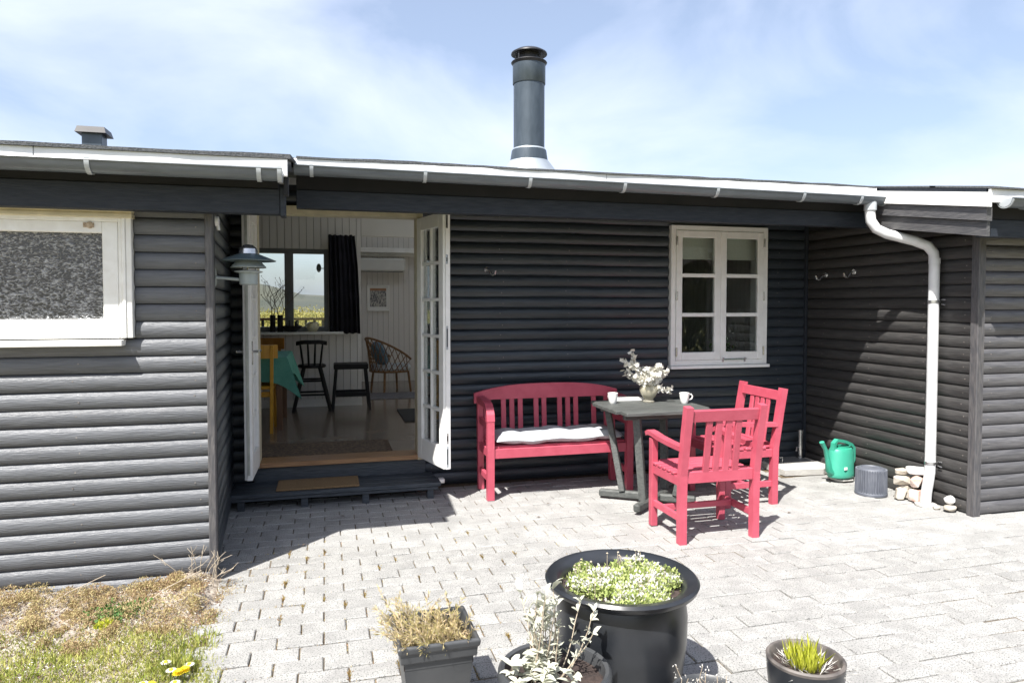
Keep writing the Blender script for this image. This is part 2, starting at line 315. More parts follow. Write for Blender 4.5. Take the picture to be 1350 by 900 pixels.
# ------------------------------------------------------------ setting: ground, patio, far land
g = MB(); g.add([(-600, -300, -.035), (600, -300, -.035), (600, 900, -.035), (-600, 900, -.035)], [(0, 1, 2, 3)])
g.build('ground', 'meadow', kind='structure')
lawn = MB(); nx = 60; ny = 60
lv = []
for j in range(ny + 1):
    for i in range(nx + 1):
        x = -6 + 5.62 * i / nx; y = -2 + 6.15 * j / ny
        z = -.012 + .05 * math.exp(-((y - 4.0) / .5) ** 2) * (.5 + .5 * math.sin(x * 7)) + .012 * math.sin(x * 13 + y * 9) + .01 * math.sin(x * 5 - y * 17)
        if x > -.62: z = min(z, -.012 + .03 * (-.38 - x))
        lv.append((x, y, z))
lawn.add(lv, [(j * (nx + 1) + i, j * (nx + 1) + i + 1, (j + 1) * (nx + 1) + i + 1, (j + 1) * (nx + 1) + i) for j in range(ny) for i in range(nx)], True)
lawn.build('lawn_soil', 'earth', kind='structure')

patio = MB().add([(-.62, -1.5, -.009), (9, -1.5, -.009), (9, 5.95, -.009), (-.62, 5.95, -.009)], [(0, 1, 2, 3)]).build('patio', 'sand', kind='structure')
PX, PY = .2045, .1155
def paver_mesh(k):
    r = random.Random(k); hx, hy = PX / 2 - .0030, PY / 2 - .0030; c = .0045
    def q(hx, hy, z): return [(sx * hx + r.uniform(-.0012, .0012), sy * hy + r.uniform(-.0012, .0012), z + r.uniform(-.0008, .0008)) for sx, sy in ((-1, -1), (1, -1), (1, 1), (-1, 1))]
    m = MB(); m.add(q(hx, hy, -.03) + q(hx, hy, -.005) + q(hx - c, hy - c, 0), [(8, 9, 10, 11)] + [(a + k2, a + (k2 + 1) % 4, a + 4 + (k2 + 1) % 4, a + 4 + k2) for a in (0, 4) for k2 in range(4)])
    return m
paver_src = [paver_mesh(k) for k in range(6)]; paver_me = [s.mesh('paver', 'paver') for s in paver_src]
spots = []
cyaw, syaw = math.cos(R(14.9)), math.sin(R(14.9))
for j in range(-6, 36):
    y = 1.62 + j * PY + .02
    if y > 5.86: break
    for i in range(-6, 48):
        x = -.33 + i * PX + (PX / 2 if j % 2 else 0)
        if x < -.60 + (.03 * math.sin(j * 1.3) if y < 4.05 else -.3): continue
        if x > 9: continue
        if y > 3.99 and x > 4.62: continue
        if y > 5.32 and 3.92 < x < 4.62: continue
        zc = x * syaw + y * cyaw; xc = x * cyaw - y * syaw
        vis = zc > .5 and abs(xc / zc) < .76 and 1.52 / zc < .56
        spots.append((x, y, vis, zc))
spots.sort(key=lambda s: (not s[2], s[3]))
rest = MB()
for k, (x, y, vis, zc) in enumerate(spots):
    dz = rnd.uniform(-.003, .003) + .004 * math.sin(x * 2.3) * math.sin(y * 1.9); tx, ty = rnd.uniform(-.009, .009), rnd.uniform(-.011, .011); rz = rnd.uniform(-.012, .012)
    q = rnd.randrange(6)
    if k < 300:
        o = link('paver', paver_me[q], patio, (x, y, dz)); o.rotation_euler = (ty, tx, rz)
    elif vis or (y > -.5 and x < 7):
        mt = Matrix.Translation((x, y, dz)) @ Matrix.Rotation(rz, 4, 'Z') @ Matrix.Rotation(tx, 4, 'Y') @ Matrix.Rotation(ty, 4, 'X')
        rest.add([mt @ Vector(p) for p in paver_src[q].v], paver_src[q].f)
rest.build('far_paving', pm('paver_mass', (.275, .273, .262), (.36, .358, .345), 5, .85, .6, 160, speck=((.15, .15, .147), 150, .58)), patio, kind='stuff')

# moss and dry weeds in the joints, thickest at the left edge
n = 5200; P = np.zeros((n, 3)); j = npr.integers(0, 34, n); P[:, 1] = 1.64 + j * PY + PY / 2 * 1 + npr.normal(0, .004, n)
P[:, 0] = -.5 + npr.exponential(.55, n); half = npr.random(n) < .6
ii = npr.integers(0, 9, n); P[half, 0] = (-.33 + ii * PX + np.where(j % 2, PX / 2, 0) + PX / 2 + npr.normal(0, .005, n))[half]; P[half, 1] += npr.uniform(-PY, 0, n)[half]
P = P[(P[:, 1] < 4.7)]; P[:, 2] = -.012
D = rdir(len(P), 1.5)
leaves('joint_moss', 'heath', P, D, rdir(len(P)), npr.uniform(.006, .020, len(P)), .006, patio, kind='stuff')

P = []
for _ in range(46):
    jj = npr.integers(9, 26); i_ = npr.integers(0, 7); x = -.33 + i_ * PX + (PX / 2 if (jj - 0) % 2 else 0) + PX / 2; y = 1.64 + jj * PY + npr.uniform(-.03, .03)
    if npr.random() > 1.15 - .14 * i_ * 1.2: continue
    for _k in range(26): P.append((x + npr.normal(0, .004), y + npr.normal(0, .018), -.006))
P = np.array(P); n = len(P)
leaves('joint_weeds', 'jointweed', P, rdir(n, 1.2), rdir(n), npr.uniform(.008, .022, n), .005, patio, kind='stuff')

# far land seen through the room
hm = MB(); pts = []
for i in range(81):
    x = -240 + 6 * i; h = 4.2 + 2.2 * math.sin(i * .23) + 1.1 * math.sin(i * .71 + 1) + .5 * math.sin(i * 1.9)
    pts.append((x, h))
hv = []
for x, h in pts: hv += [(x, 150, -.1), (x, 172, h * .8), (x, 190, h), (x, 260, -.1)]
hm.add(hv, [(4 * i + k, 4 * i + 4 + k, 4 * i + 5 + k, 4 * i + 1 + k) for i in range(80) for k in range(3)], True)
hm.build('hill', 'hill', kind='structure')
n = 42000; cx_ = npr.uniform(-9, 6, 330); cy_ = npr.uniform(17, 60, 330); ch_ = npr.uniform(.45, 1.0, 330) * (1 + (cy_ - 17) / 70)
k = npr.integers(0, 330, n); d = rdir(n); d /= np.linalg.norm(d, axis=1)[:, None]; d *= npr.random(n)[:, None] ** .4
P = np.stack([cx_[k] + d[:, 0] * ch_[k] * 1.6, cy_[k] + d[:, 1] * ch_[k] * 1.3, np.abs(d[:, 2]) * ch_[k] * 1.05], 1)
leaves('scrub', 'scrub', P, rdir(n, .6), rdir(n), npr.uniform(.10, .24, n), npr.uniform(.05, .12, n), kind='stuff', label='yellowish heath scrub covering the land beyond the back window', category='scrub')

# unseen leaf mass added behind the viewer to darken the pane reflections
n = 26000; P = np.stack([npr.uniform(2, 26, n), -9.5 + npr.normal(0, .55, n), 3.6 * npr.random(n) ** .8 + .5 * np.sin(npr.uniform(0, 6, n))], 1)
leaves('added_hedge', 'added_hedge', P, rdir(n, .3), rdir(n), npr.uniform(.15, .35, n), npr.uniform(.10, .2, n), kind='stuff', label='unseen leaf mass added to darken the front window reflections', category='added_hedge')
# ------------------------------------------------------------ house
house = thing('summerhouse', 'low summerhouse clad in dark half-round logs with open white french doors', 'house', (0, 0, 0))
BP = .0925
PROF = [(.0, .001), (-.011, .003), (-.019, .014), (-.0235, .032), (-.0245, .048), (-.022, .066), (-.016, .080), (-.008, .0885), (.0, .0915)]
board_cache = {}
def board_mesh(L, mat, var):
    key = (round(L, 3), mat, var)
    if key not in board_cache:
        r = random.Random(hash((round(L * 1000), var)) & 0xffff); m = MB(); ns = max(2, int(L / .35) + 1); V = []; n = len(PROF)
        for i in range(ns + 1):
            a = r.uniform(-.0014, .0014); b = r.uniform(-.0012, .0012)
            V += [(L * i / ns, y * (1 + a * 18) + (0 if abs(y) < .001 else a), z + (b if 0 < k < n - 1 else 0)) for k, (y, z) in enumerate(PROF)]
        F = [(i * n + k, (i + 1) * n + k, (i + 1) * n + k + 1, i * n + k + 1) for i in range(ns) for k in range(n - 1)]
        F += [tuple(range(n)), tuple(ns * n + k for k in range(n - 1, -1, -1))]
        m.add(V, F, True); board_cache[key] = m.mesh('board', mat)
    return board_cache[key]
def clad(wall, mat, o, ang, length, z0, rows, openings=(), nails=False):
    """half-round boards along a wall; openings = (s0, s1, z0, z1) in wall coordinates"""
    for i in range(rows):
        z = z0 + i * BP; zc = z + BP / 2; iv = [(0., length)]
        for s0, s1, a, b in openings:
            if a < zc < b:
                nv = []
                for p, q in iv:
                    if s1 <= p or s0 >= q: nv.append((p, q)); continue
                    if s0 > p: nv.append((p, s0))
                    if s1 < q: nv.append((s1, q))
                iv = nv
        for p, q in iv:
            if q - p < .03: continue
            x = o[0] + math.cos(ang) * p; y = o[1] + math.sin(ang) * p
            b = link('board', board_mesh(q - p, mat, i % 3), wall, (x, y, z + rnd.uniform(-.0008, .0008)), ang)
            b.location.x += -math.sin(ang) * rnd.uniform(-.0015, .0015); b.location.y += math.cos(ang) * rnd.uniform(-.0015, .0015)
def rz_(y): return 2.432 + .16 * (y - 4.55)
def sbox(m, x0, x1, y0, y1, z0, gap=.09):
    v = [(x, y, z) for x in (x0, x1) for y in (y0, y1) for z in (z0, rz_(y) - gap)]
    return m.add(v, [(0, 1, 3, 2), (4, 6, 7, 5), (0, 4, 5, 1), (2, 3, 7, 6), (0, 2, 6, 4), (1, 5, 7, 3)])
def panel(parent, mat, boxes, label=None, name='wall'):
    m = MB()
    for b in boxes: m.box(*b) if len(b) == 6 else sbox(m, *b)
    return m.build(name, mat, parent, label=label)

# main wall: board backs on Y = 5.822, faces about 5.80; door X -.56...77, window X 3.03..4.035
yb = 5.823
wm = panel(house, 'backing', [(-.80, -.56, yb, 5.90, .0, 2.47), (-.56, .77, yb, 5.90, .0, .235), (-.56, .77, yb, 5.90, 2.30, 2.47), (.77, 3.05, yb, 5.90, 0, 2.47), (3.05, 4.02, yb, 5.90, 0, .96), (3.05, 4.02, yb, 5.90, 2.23, 2.47), (4.02, 4.50, yb, 5.90, 0, 2.47)], 'shaded wall of dark log boards behind the terrace')
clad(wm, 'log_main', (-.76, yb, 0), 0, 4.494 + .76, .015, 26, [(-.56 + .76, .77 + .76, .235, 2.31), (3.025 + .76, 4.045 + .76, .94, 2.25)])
MB().box(4.462, 4.487, 5.772, yb - .001, .01, 2.40, .002).build('corner_board', 'trim_dark', wm)
# right return wall X = 4.49 facing left, from Y 3.96 to 5.82
xr = 4.512
wr = panel(house, 'backing', [(xr, 4.60, 3.99, 5.82, 0)], 'side wall of log boards with a diagonal of sunlight')
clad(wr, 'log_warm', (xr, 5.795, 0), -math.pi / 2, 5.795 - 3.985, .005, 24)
# right front wall
yf = 3.985
wf = panel(house, 'backing', [(4.61, 8.0, yf, 4.06, 0, 2.35)], 'sunlit dusty log wall at the right edge')
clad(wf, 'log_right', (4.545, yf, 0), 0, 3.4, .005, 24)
MB().box(4.482, 4.545, 3.945, 4.008, -.01, 2.12, .004).build('corner_board', 'trim_worn_sunlit', wf)
# left wing front wall, Y = 4.12
yl = 4.143
wl = panel(house, 'backing', [(-5, -1.75, yl, 4.2, -.05, 2.25), (-1.75, -1.06, yl, 4.2, -.05, 1.36), (-1.75, -1.06, yl, 4.2, 1.97, 2.25), (-1.06, -.66, yl, 4.2, -.05, 2.25)], 'weathered grey log wall of the projecting wing')
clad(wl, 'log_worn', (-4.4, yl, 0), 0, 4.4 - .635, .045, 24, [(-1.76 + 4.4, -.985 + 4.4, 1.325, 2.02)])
lowb = link('board', board_mesh(3.765, 'log_worn', 1), wl, (-4.4, yl, -.045)); lowb.scale = (1, 1.1, .97)
MB().box(-.634, -.594, 4.098, 4.15, -.02, 2.17, .004).build('corner_board', 'trim_worn_sunlit', wl)  # paler trim colour carries the sunlight on this corner
# left wing side wall X = -.594 facing right
ws = panel(house, 'backing', [(-.90, -.745, 4.16, 5.82, -.02)], 'shaded side wall of the projecting wing')
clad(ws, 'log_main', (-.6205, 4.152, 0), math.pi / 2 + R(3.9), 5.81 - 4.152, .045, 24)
MB().box(-.622, -.596, 4.1505, 4.19, -.02, 2.17, .003).build('corner_board', 'trim_dark', ws)

def nails(wall, pts, mat, ax):
    m = MB()
    for p in pts: m.tube([p, tuple(a + b for a, b in zip(p, ax))], .0042, 6)
    m.build('nail_heads', mat, wall, kind='stuff')
M['nail'] = pm('nail', (.24, .22, .20), (.13, .11, .10), 60, .6)
nails(wr, [(xr - .020 + rnd.uniform(-.001, .001), y + rnd.uniform(-.015, .015), .005 + BP * (i + rnd.choice((.45, .5, .55, .6)))) for i in range(23) for y in (5.55, 4.98, 4.42, 4.06)], 'nail', (-.006, 0, 0))
nails(wf, [(x + rnd.uniform(-.015, .015), yf - .020, .005 + BP * (i + rnd.choice((.45, .5, .55)))) for i in range(22) for x in (4.62, 5.2, 5.8)], 'nail', (0, -.006, 0))
nails(wl, [(x + rnd.uniform(-.02, .02), yl - .020, .045 + BP * (i + rnd.choice((.4, .5, .6)))) for i in range(-1, 21) for x in (-.69, -1.28, -1.9) if not (x < -.99 and i > 12)], 'nail', (0, -.0055, 0))
nails(wm, [(x + rnd.uniform(-.02, .02), yb - .020, .015 + BP * (i + rnd.choice((.4, .5, .6)))) for i in range(25) for x in (.86, 1.45, 2.05, 2.64, 4.18) if True], 'nail', (0, -.0055, 0))
# ---- roof: one plane rising to the back, three eaves
SL = .16
def slab(m, x0, x1, y0, y1, t=.06, dz=0):
    v = [(x, y, rz_(y) + dz - d) for x in (x0, x1) for y in (y0, y1) for d in (t, 0)]
    m.add(v, [(0, 1, 3, 2), (4, 6, 7, 5), (0, 4, 5, 1), (2, 3, 7, 6), (0, 2, 6, 4), (1, 5, 7, 3)])
HOLES = [(.3, 2.1, 6.25, 8.2), (.6, 2.2, 9.3, 10.8)]     # two unseen roof openings added to let more light into the room
def holed(x0, x1, y0, y1):
    xs = sorted({x0, x1} | {v for h in HOLES for v in h[:2] if x0 < v < x1}); ys = sorted({y0, y1} | {v for h in HOLES for v in h[2:] if y0 < v < y1}); out = []
    for ya, yb_ in zip(ys, ys[1:]):
        run = None
        for xa, xb in zip(xs, xs[1:]):
            hit = any(h[0] <= xa and xb <= h[1] and h[2] <= ya and yb_ <= h[3] for h in HOLES)
            if hit:
                if run: out.append((*run, ya, yb_)); run = None
            else: run = (run[0], xb) if run else (xa, xb)
        if run: out.append((*run, ya, yb_))
    return out
def slabh(m, x0, x1, y0, y1, t=.06, dz=0):
    for a, b, c, d in holed(x0, x1, y0, y1): slab(m, a, b, c, d, t, dz)
m = MB(); slab(m, -6, -.202, 3.90, 12.2, .06, -.034); slabh(m, -.199, 4.198, 4.60, 12.2); slab(m, 4.201, 9, 3.66, 12.2)
roof = m.build('roof', 'trim_dark', house)
fe = MB()
for (x0, x1, y0, dr_) in ((-6, -.175, 3.862, -.034), (-.172, 4.16, 4.565, 0), (4.19, 9, 3.60, 0)):
    ns = int((x1 - x0) / .12)
    V = []; wz = .010; wy = 0.
    for i in range(ns + 1):                                 # bitumen felt with a slightly wavy edge
        a = x0 + (x1 - x0) * i / ns; wz = min(.020, max(.006, wz + rnd.uniform(-.004, .004))); wy = min(.008, max(-.006, wy + rnd.uniform(-.004, .004)))
        if rnd.random() < .03: wy -= .006
        V += [(a, y, rz_(y) + d + dr_) for y, d in ((y0 + wy, -.004), (y0 + wy, .002 + wz), (y0 + .5, .014), (y0 + .5, .002))]
    fe.add(V, [(4 * i + k, 4 * i + (k + 1) % 4, 4 * i + 4 + (k + 1) % 4, 4 * i + 4 + k) for i in range(ns) for k in range(4)] + [(0, 1, 2, 3), (4 * ns + 3, 4 * ns + 2, 4 * ns + 1, 4 * ns)])
    slabh(fe, x0, x1, y0 + .45, 12.3, .012, .013 + dr_)
fe.build('roofing_felt', 'felt', roof)
def lane(name, mat, x0, x1, y0, y1, z0, z1, ch=.003): return MB().box(x0, x1, y0, y1, z0, z1, ch).build(name, mat, roof)
zt = rz_(3.87) - .038
lane('fascia', 'white', -6, -1.36, 3.872, 3.896, 2.195, zt); lane('fascia', 'white', -1.357, -.19, 3.872, 3.896, 2.195, zt)
lane('fascia', 'white', -.188, 1.9, 4.572, 4.596, 2.335, rz_(4.572) - .004); lane('fascia', 'white', 1.903, 4.17, 4.572, 4.596, 2.335, rz_(4.572) - .004)
lane('fascia', 'white', 4.20, 9, 3.622, 3.646, 2.19, rz_(3.622) - .004)
lane('eave_shade_board', 'backing', -6, -.24, 3.975, 4.0, 2.141, 2.25); lane('eave_shade_board', 'backing', -.18, 4.2, 4.73, 4.76, 2.261, 2.37); lane('eave_shade_board', 'backing', 4.235, 9, 3.71, 3.74, 2.091, 2.22)  # near-black colour stands in for the shade under the gutters
lane('beam', 'trim_dark', -6, -.235, 3.965, 4.045, 2.006, 2.14); lane('beam', 'trim_dark', -.18, 4.46, 4.72, 4.80, 2.143, 2.26); lane('beam', 'trim_dark', 4.235, 9, 3.70, 3.76, 1.974, 2.09)
lane('end_board', 'trim_dark', -.234, -.207, 3.955, 4.05, 1.996, 2.15); lane('rafter_end', 'backing', -.212, -.188, 3.90, 3.953, 2.10, 2.20); 
lane('soffit', 'trim_dark', 4.24, 9, 3.765, 3.98, 2.10, 2.12)
# sloping side boards of the right-hand roof
def slope_board(name, mat, x0, x1, y0, y1, za, h):
    v = [(x, y, za + .163 * (y - 3.66) + d) for x in (x0, x1) for y in (y0, y1) for d in (0, h)]
    return MB().add(v, [(0, 1, 3, 2), (4, 6, 7, 5), (0, 4, 5, 1), (2, 3, 7, 6), (0, 2, 6, 4), (1, 5, 7, 3)]).build(name, mat, roof)
slope_board('barge_board', 'barge', 4.206, 4.232, 3.655, 4.72, 1.972, .098); slope_board('barge_board', 'barge', 4.185, 4.232, 3.64, 4.60, 2.074, .088)
slope_board('fascia', 'white', 4.165, 4.198, 3.615, 4.60, 2.166, .094)
slope_board('soffit', 'trim_dark', 4.234, 4.50, 3.77, 4.72, 2.06, .02)

# gutters
def gutter(x0, x1, yc, za, zb, r, brackets, capL=True, capR=True):
    m = MB(); n = 10; V = []
    for x, z in ((x0, za), (x1, zb)):
        for rr in (r, r - .004):
            V += [(x, yc - rr * math.cos(math.pi * k / n), z - rr * math.sin(math.pi * k / n)) for k in range(n + 1)]
    q = n + 1; F = []
    for k in range(n): F += [(k, k + 1, 2 * q + k + 1, 2 * q + k), (q + k, 3 * q + k, 3 * q + k + 1, q + k + 1), (k, q + k, q + k + 1, k + 1), (2 * q + k, 2 * q + k + 1, 3 * q + k + 1, 3 * q + k)]
    F += [(0, 2 * q, 3 * q, q), (n, q + n, 3 * q + n, 2 * q + n)]
    m.add(V, F, True); m.tube([(x0, yc - r - .001, za), (x1, yc - r - .001, zb)], .006, 6)
    gu = m.build('gutter', 'gutter', house)
    for x in brackets:
        z = za + (zb - za) * (x - x0) / (x1 - x0); b = MB(); hw = .011; V = []
        for k in range(-1, n + 1):
            a = math.pi * max(k, 0) / n; rr = r + .006; up = .012 if k < 0 else 0
            for s in (-hw, hw): V += [(x + s, yc - rr * math.cos(a), z - rr * math.sin(a) + up), (x + s, yc - (rr - .004) * math.cos(a), z - (rr - .004) * math.sin(a) + up)]
        F = []
        for k in range(n + 1): o = 4 * k; F += [(o, o + 2, o + 6, o + 4), (o, o + 4, o + 5, o + 1), (o + 2, o + 3, o + 7, o + 6)]
        b.add(V, F, True); b.build('bracket', 'gutter_light', gu)
    for x, z, on in ((x0, za, capL), (x1, zb, capR)):
        if on:
            c = MB(); c.add([(x, yc, z)] + [(x, yc - (r + .004) * math.cos(math.pi * k / n), z - (r + .004) * math.sin(math.pi * k / n)) for k in range(n + 1)] + [(x + (.012 if x == x0 else -.012), yc - (r + .004) * math.cos(math.pi * k / n), z - (r + .004) * math.sin(math.pi * k / n)) for k in range(n + 1)],
                           [(0, k + 1, k + 2) for k in range(n)] + [(k + 1, k + 2, n + 3 + k, n + 2 + k) for k in range(n)], True); c.build('end_cap', 'gutter_light', gu)
    return gu
gutter(-6, -.212, 3.822, 2.213, 2.213, .056, (-5, -4.0, -3.0, -2.15, -1.10, -.325, -.225), capL=False)
gutter(-.185, 4.235, 4.532, 2.372, 2.345, .054, (-.08, .62, 1.32, 2.0, 2.72, 3.44, 3.95, 4.19), capL=False)
gutter(4.275, 9, 3.592, 2.208, 2.2, .056, (4.44, 5.1, 6, 7))
# outlet collar + downpipe
gp = [(4.075, 4.535, 2.30), (4.075, 4.535, 2.235), (4.078, 4.53, 2.17), (4.11, 4.505, 2.105), (4.17, 4.465, 2.065), (4.33, 4.36, 2.005), (4.40, 4.31, 1.965), (4.43, 4.285, 1.91), (4.435, 4.28, 1.84), (4.435, 4.28, .32), (4.433, 4.28, .25), (4.415, 4.275, .17), (4.395, 4.27, .10), (4.39, 4.27, .02)]
dp = MB().tube(gp, .038, 16).build('downpipe', 'pipe', house)
MB().tube([(4.075, 4.533, 2.325), (4.075, 4.534, 2.25)], .046, 16).build('outlet', 'gutter_light', dp)
for z in (1.545, .32):
    c = MB(); c.tube([(4.435, 4.28, z - .011), (4.435, 4.28, z + .011)], .042, 16); c.tube([(4.47, 4.275, z), (4.50, 4.27, z)], .006, 6); c.tube([(4.478, 4.25, z + .012), (4.478, 4.215, z + .014)], .006, 6); c.tube([(4.478, 4.25, z - .02), (4.478, 4.215, z - .024)], .006, 6)
    c.build('pipe_clip', 'steel', dp)
MB().tube([(4.435, 4.28, 1.83), (4.435, 4.28, 1.87)], .0405, 16).build('pipe_socket', 'pipe', dp)

# chimney
ch = MB().lathe([(.117, 2.44), (.117, 3.33)], 32, (1.49, 5.1, 0)).build('chimney', 'zinc', house)
MB().lathe([(.1195, 3.17), (.1235, 3.175), (.1235, 3.33), (.118, 3.335)], 32, (1.49, 5.1, 0)).build('collar', 'zinc', ch)
MB().lathe([(.148, 2.40), (.146, 2.58), (.1305, 2.68), (.119, 2.69)], 32, (1.49, 5.1, 0)).build('storm_collar', 'zinc', ch)
MB().lathe([(.128, 2.683), (.121, 2.695)], 32, (1.49, 5.1, 0)).build('seam', 'zinc_bright', ch)
sk = MB(); nn = 32; V = []
for k in range(nn):
    a = 2 * math.pi * k / nn; V += [(1.49 + .149 * math.cos(a), 5.1 + .149 * math.sin(a), 2.60)]
for k in range(nn):
    a = 2 * math.pi * k / nn; x = 1.50 + .20 * math.cos(a); y = 5.1 + .21 * math.sin(a); V += [(x, y, rz_(y) + .012)]
sk.add(V, [(k, (k + 1) % nn, nn + (k + 1) % nn, nn + k) for k in range(nn)], True); sk.build('flashing', 'zinc_bright', ch)
cp = MB().lathe([(.0, 3.435), (.10, 3.425), (.134, 3.405), (.136, 3.395), (.12, 3.395), (0, 3.40)], 32, (1.49, 5.1, 0)); cp.lathe([(.10, 3.322), (.132, 3.338), (.136, 3.332), (.124, 3.315)], 32, (1.49, 5.1, 0))
cp.lathe([(.075, 3.33), (.075, 3.40)], 24, (1.49, 5.1, 0))
for k in range(4): a = .6 + k * math.pi / 2; cp.tube([(1.49 + .118 * math.cos(a), 5.1 + .118 * math.sin(a), 3.33), (1.49 + .118 * math.cos(a), 5.1 + .118 * math.sin(a), 3.40)], .005, 6)
cp.build('chimney_cap', 'black_metal', ch)
# roof vent
rv = MB().box(-1.295, -1.195, 4.36, 4.46, 2.36, 2.475, .002).build('roof_vent', 'zinc', house)
hv_ = MB(); hv_.add([(-1.322, 4.333, 2.468), (-1.168, 4.333, 2.468), (-1.168, 4.487, 2.468), (-1.322, 4.487, 2.468), (-1.312, 4.343, 2.502), (-1.178, 4.343, 2.502), (-1.178, 4.477, 2.502), (-1.312, 4.477, 2.502)], [(3, 2, 1, 0), (4, 5, 6, 7)] + [(k, (k + 1) % 4, 4 + (k + 1) % 4, 4 + k) for k in range(4)])
hv_.build('vent_hood', 'black_metal', rv)
for (x0, x1, y0, y1) in HOLES:
    m = MB()
    for a in ((x0, x0 + .05, y0, y1), (x1 - .05, x1, y0, y1), (x0 + .05, x1 - .05, y0, y0 + .05), (x0 + .05, x1 - .05, y1 - .05, y1)): slab(m, *a, .085, .055)
    skl = m.build('fill_skylight', 'greyframe', house); m = MB(); slab(m, x0 + .05, x1 - .05, y0 + .05, y1 - .05, .004, .04); m.build('pane', 'pane', skl)
# ---- front window
def frame4(m, x0, x1, y0, y1, z0, z1, t, ch=.003):
    m.box(x0, x0 + t, y0, y1, z0, z1, ch); m.box(x1 - t, x1, y0, y1, z0, z1, ch); m.box(x0 + t, x1 - t, y0, y1, z1 - t, z1, ch); m.box(x0 + t, x1 - t, y0, y1, z0, z0 + t, ch)
m = MB(); frame4(m, 3.032, 4.035, 5.765, 5.90, .965, 2.245, .045)
win = m.build('window', 'white', house)
box('sill', 'white', win, 3.018, 4.050, 5.735, 5.90, .935, .963)
for x0 in (3.080, 3.5345):
    x1 = x0 + .4525; m = MB(); yy0, yy1 = 5.757, 5.80
    m.box(x0, x0 + .06, yy0, yy1, 1.012, 2.198, .004); m.box(x1 - .06, x1, yy0, yy1, 1.012, 2.198, .004); m.box(x0 + .06, x1 - .06, yy0, yy1, 2.135, 2.198, .004); m.box(x0 + .06, x1 - .06, yy0, yy1, 1.012, 1.085, .004)
    sash = m.build('sash', 'white', win)
    h = (2.135 - 1.085 - 2 * .034) / 3
    for k in (1, 2): z = 1.085 + k * h + (k - 1) * .034; box('muntin', 'white', win, x0 + .06, x1 - .06, yy0 + .003, yy1 - .003, z, z + .034)
    for k in range(3): z = 1.085 + k * (h + .034); box('pane', 'pane', win, x0 + .06, x1 - .06, 5.778, 5.782, z, z + h, 0)
    hx = x0 - .006 if x0 < 3.3 else x1 - .008
    for z in (1.09, 1.60, 2.10): MB().tube([(hx + .007, 5.752, z - .04), (hx + .007, 5.752, z + .04)], .008, 8).build('hinge', 'steel', win)
la = MB().tube([(3.56, 5.748, 1.015), (3.80, 5.745, 1.018)], .007, 8); la.tube([(3.56, 5.755, .995), (3.56, 5.74, 1.03)], .008, 6); la.tube([(3.79, 5.755, .995), (3.79, 5.74, 1.03)], .008, 6); la.build('stay_bar', 'steel', win)
box('window_lining', 'white', win, 4.01, 4.034, 5.91, 6.0, .95, 2.25)
# left window with patterned glass
m = MB(); x0, x1 = -1.72, -1.06
m.box(x0 - .05, x1 + .01, 4.085, 4.20, 1.955, 1.995, .003); m.box(-1.13, -1.055, 4.09, 4.2, 1.36, 1.955, .004); m.box(x0 - .05, -1.13, 4.09, 4.2, 1.895, 1.955, .004); m.box(x0 - .05, -1.13, 4.09, 4.2, 1.375, 1.445, .004)
lw = m.build('window', 'white_worn', house, label='wide window with patterned obscure glass')
m = MB()
for k, (a, b, yy) in enumerate(((-1.053, -1.036, 4.086), (-1.036, -1.018, 4.078), (-1.018, -.990, 4.084))): m.box(a, b, yy, 4.2, 1.345, 1.985, .003)
m.build('casing', 'white_worn', lw)
m = MB(); m.box(-1.9, -.980, 4.058, 4.14, 2.008, 2.030, .003); m.box(-1.9, -.985, 4.072, 4.14, 1.998, 2.010, .002); m.box(-1.9, -.983, 4.066, 4.14, 1.975, 1.999, .003); m.build('head_moulding', 'cream', lw)
box('lower_rail', 'white_worn', lw, -1.9, -1.053, 4.082, 4.2, 1.345, 1.373); box('sill', 'white_worn', lw, -1.9, -1.035, 4.048, 4.2, 1.305, 1.338)
box('pane', 'obscure', lw, -1.75, -1.13, 4.118, 4.124, 1.445, 1.895, 0)
hg = MB().lathe([(0, .012), (.016, .010), (.018, 0)], 12); hg.box(-.03, .02, -.012, .012, .0, .006, .001)
hg2 = hg.build('hinge_plate', pm('peeling', (.55, .45, .33), (.22, .15, .09), 60, .8), lw, (-1.185, 4.089, 1.935)); hg2.rotation_euler = (R(90), 0, 0)

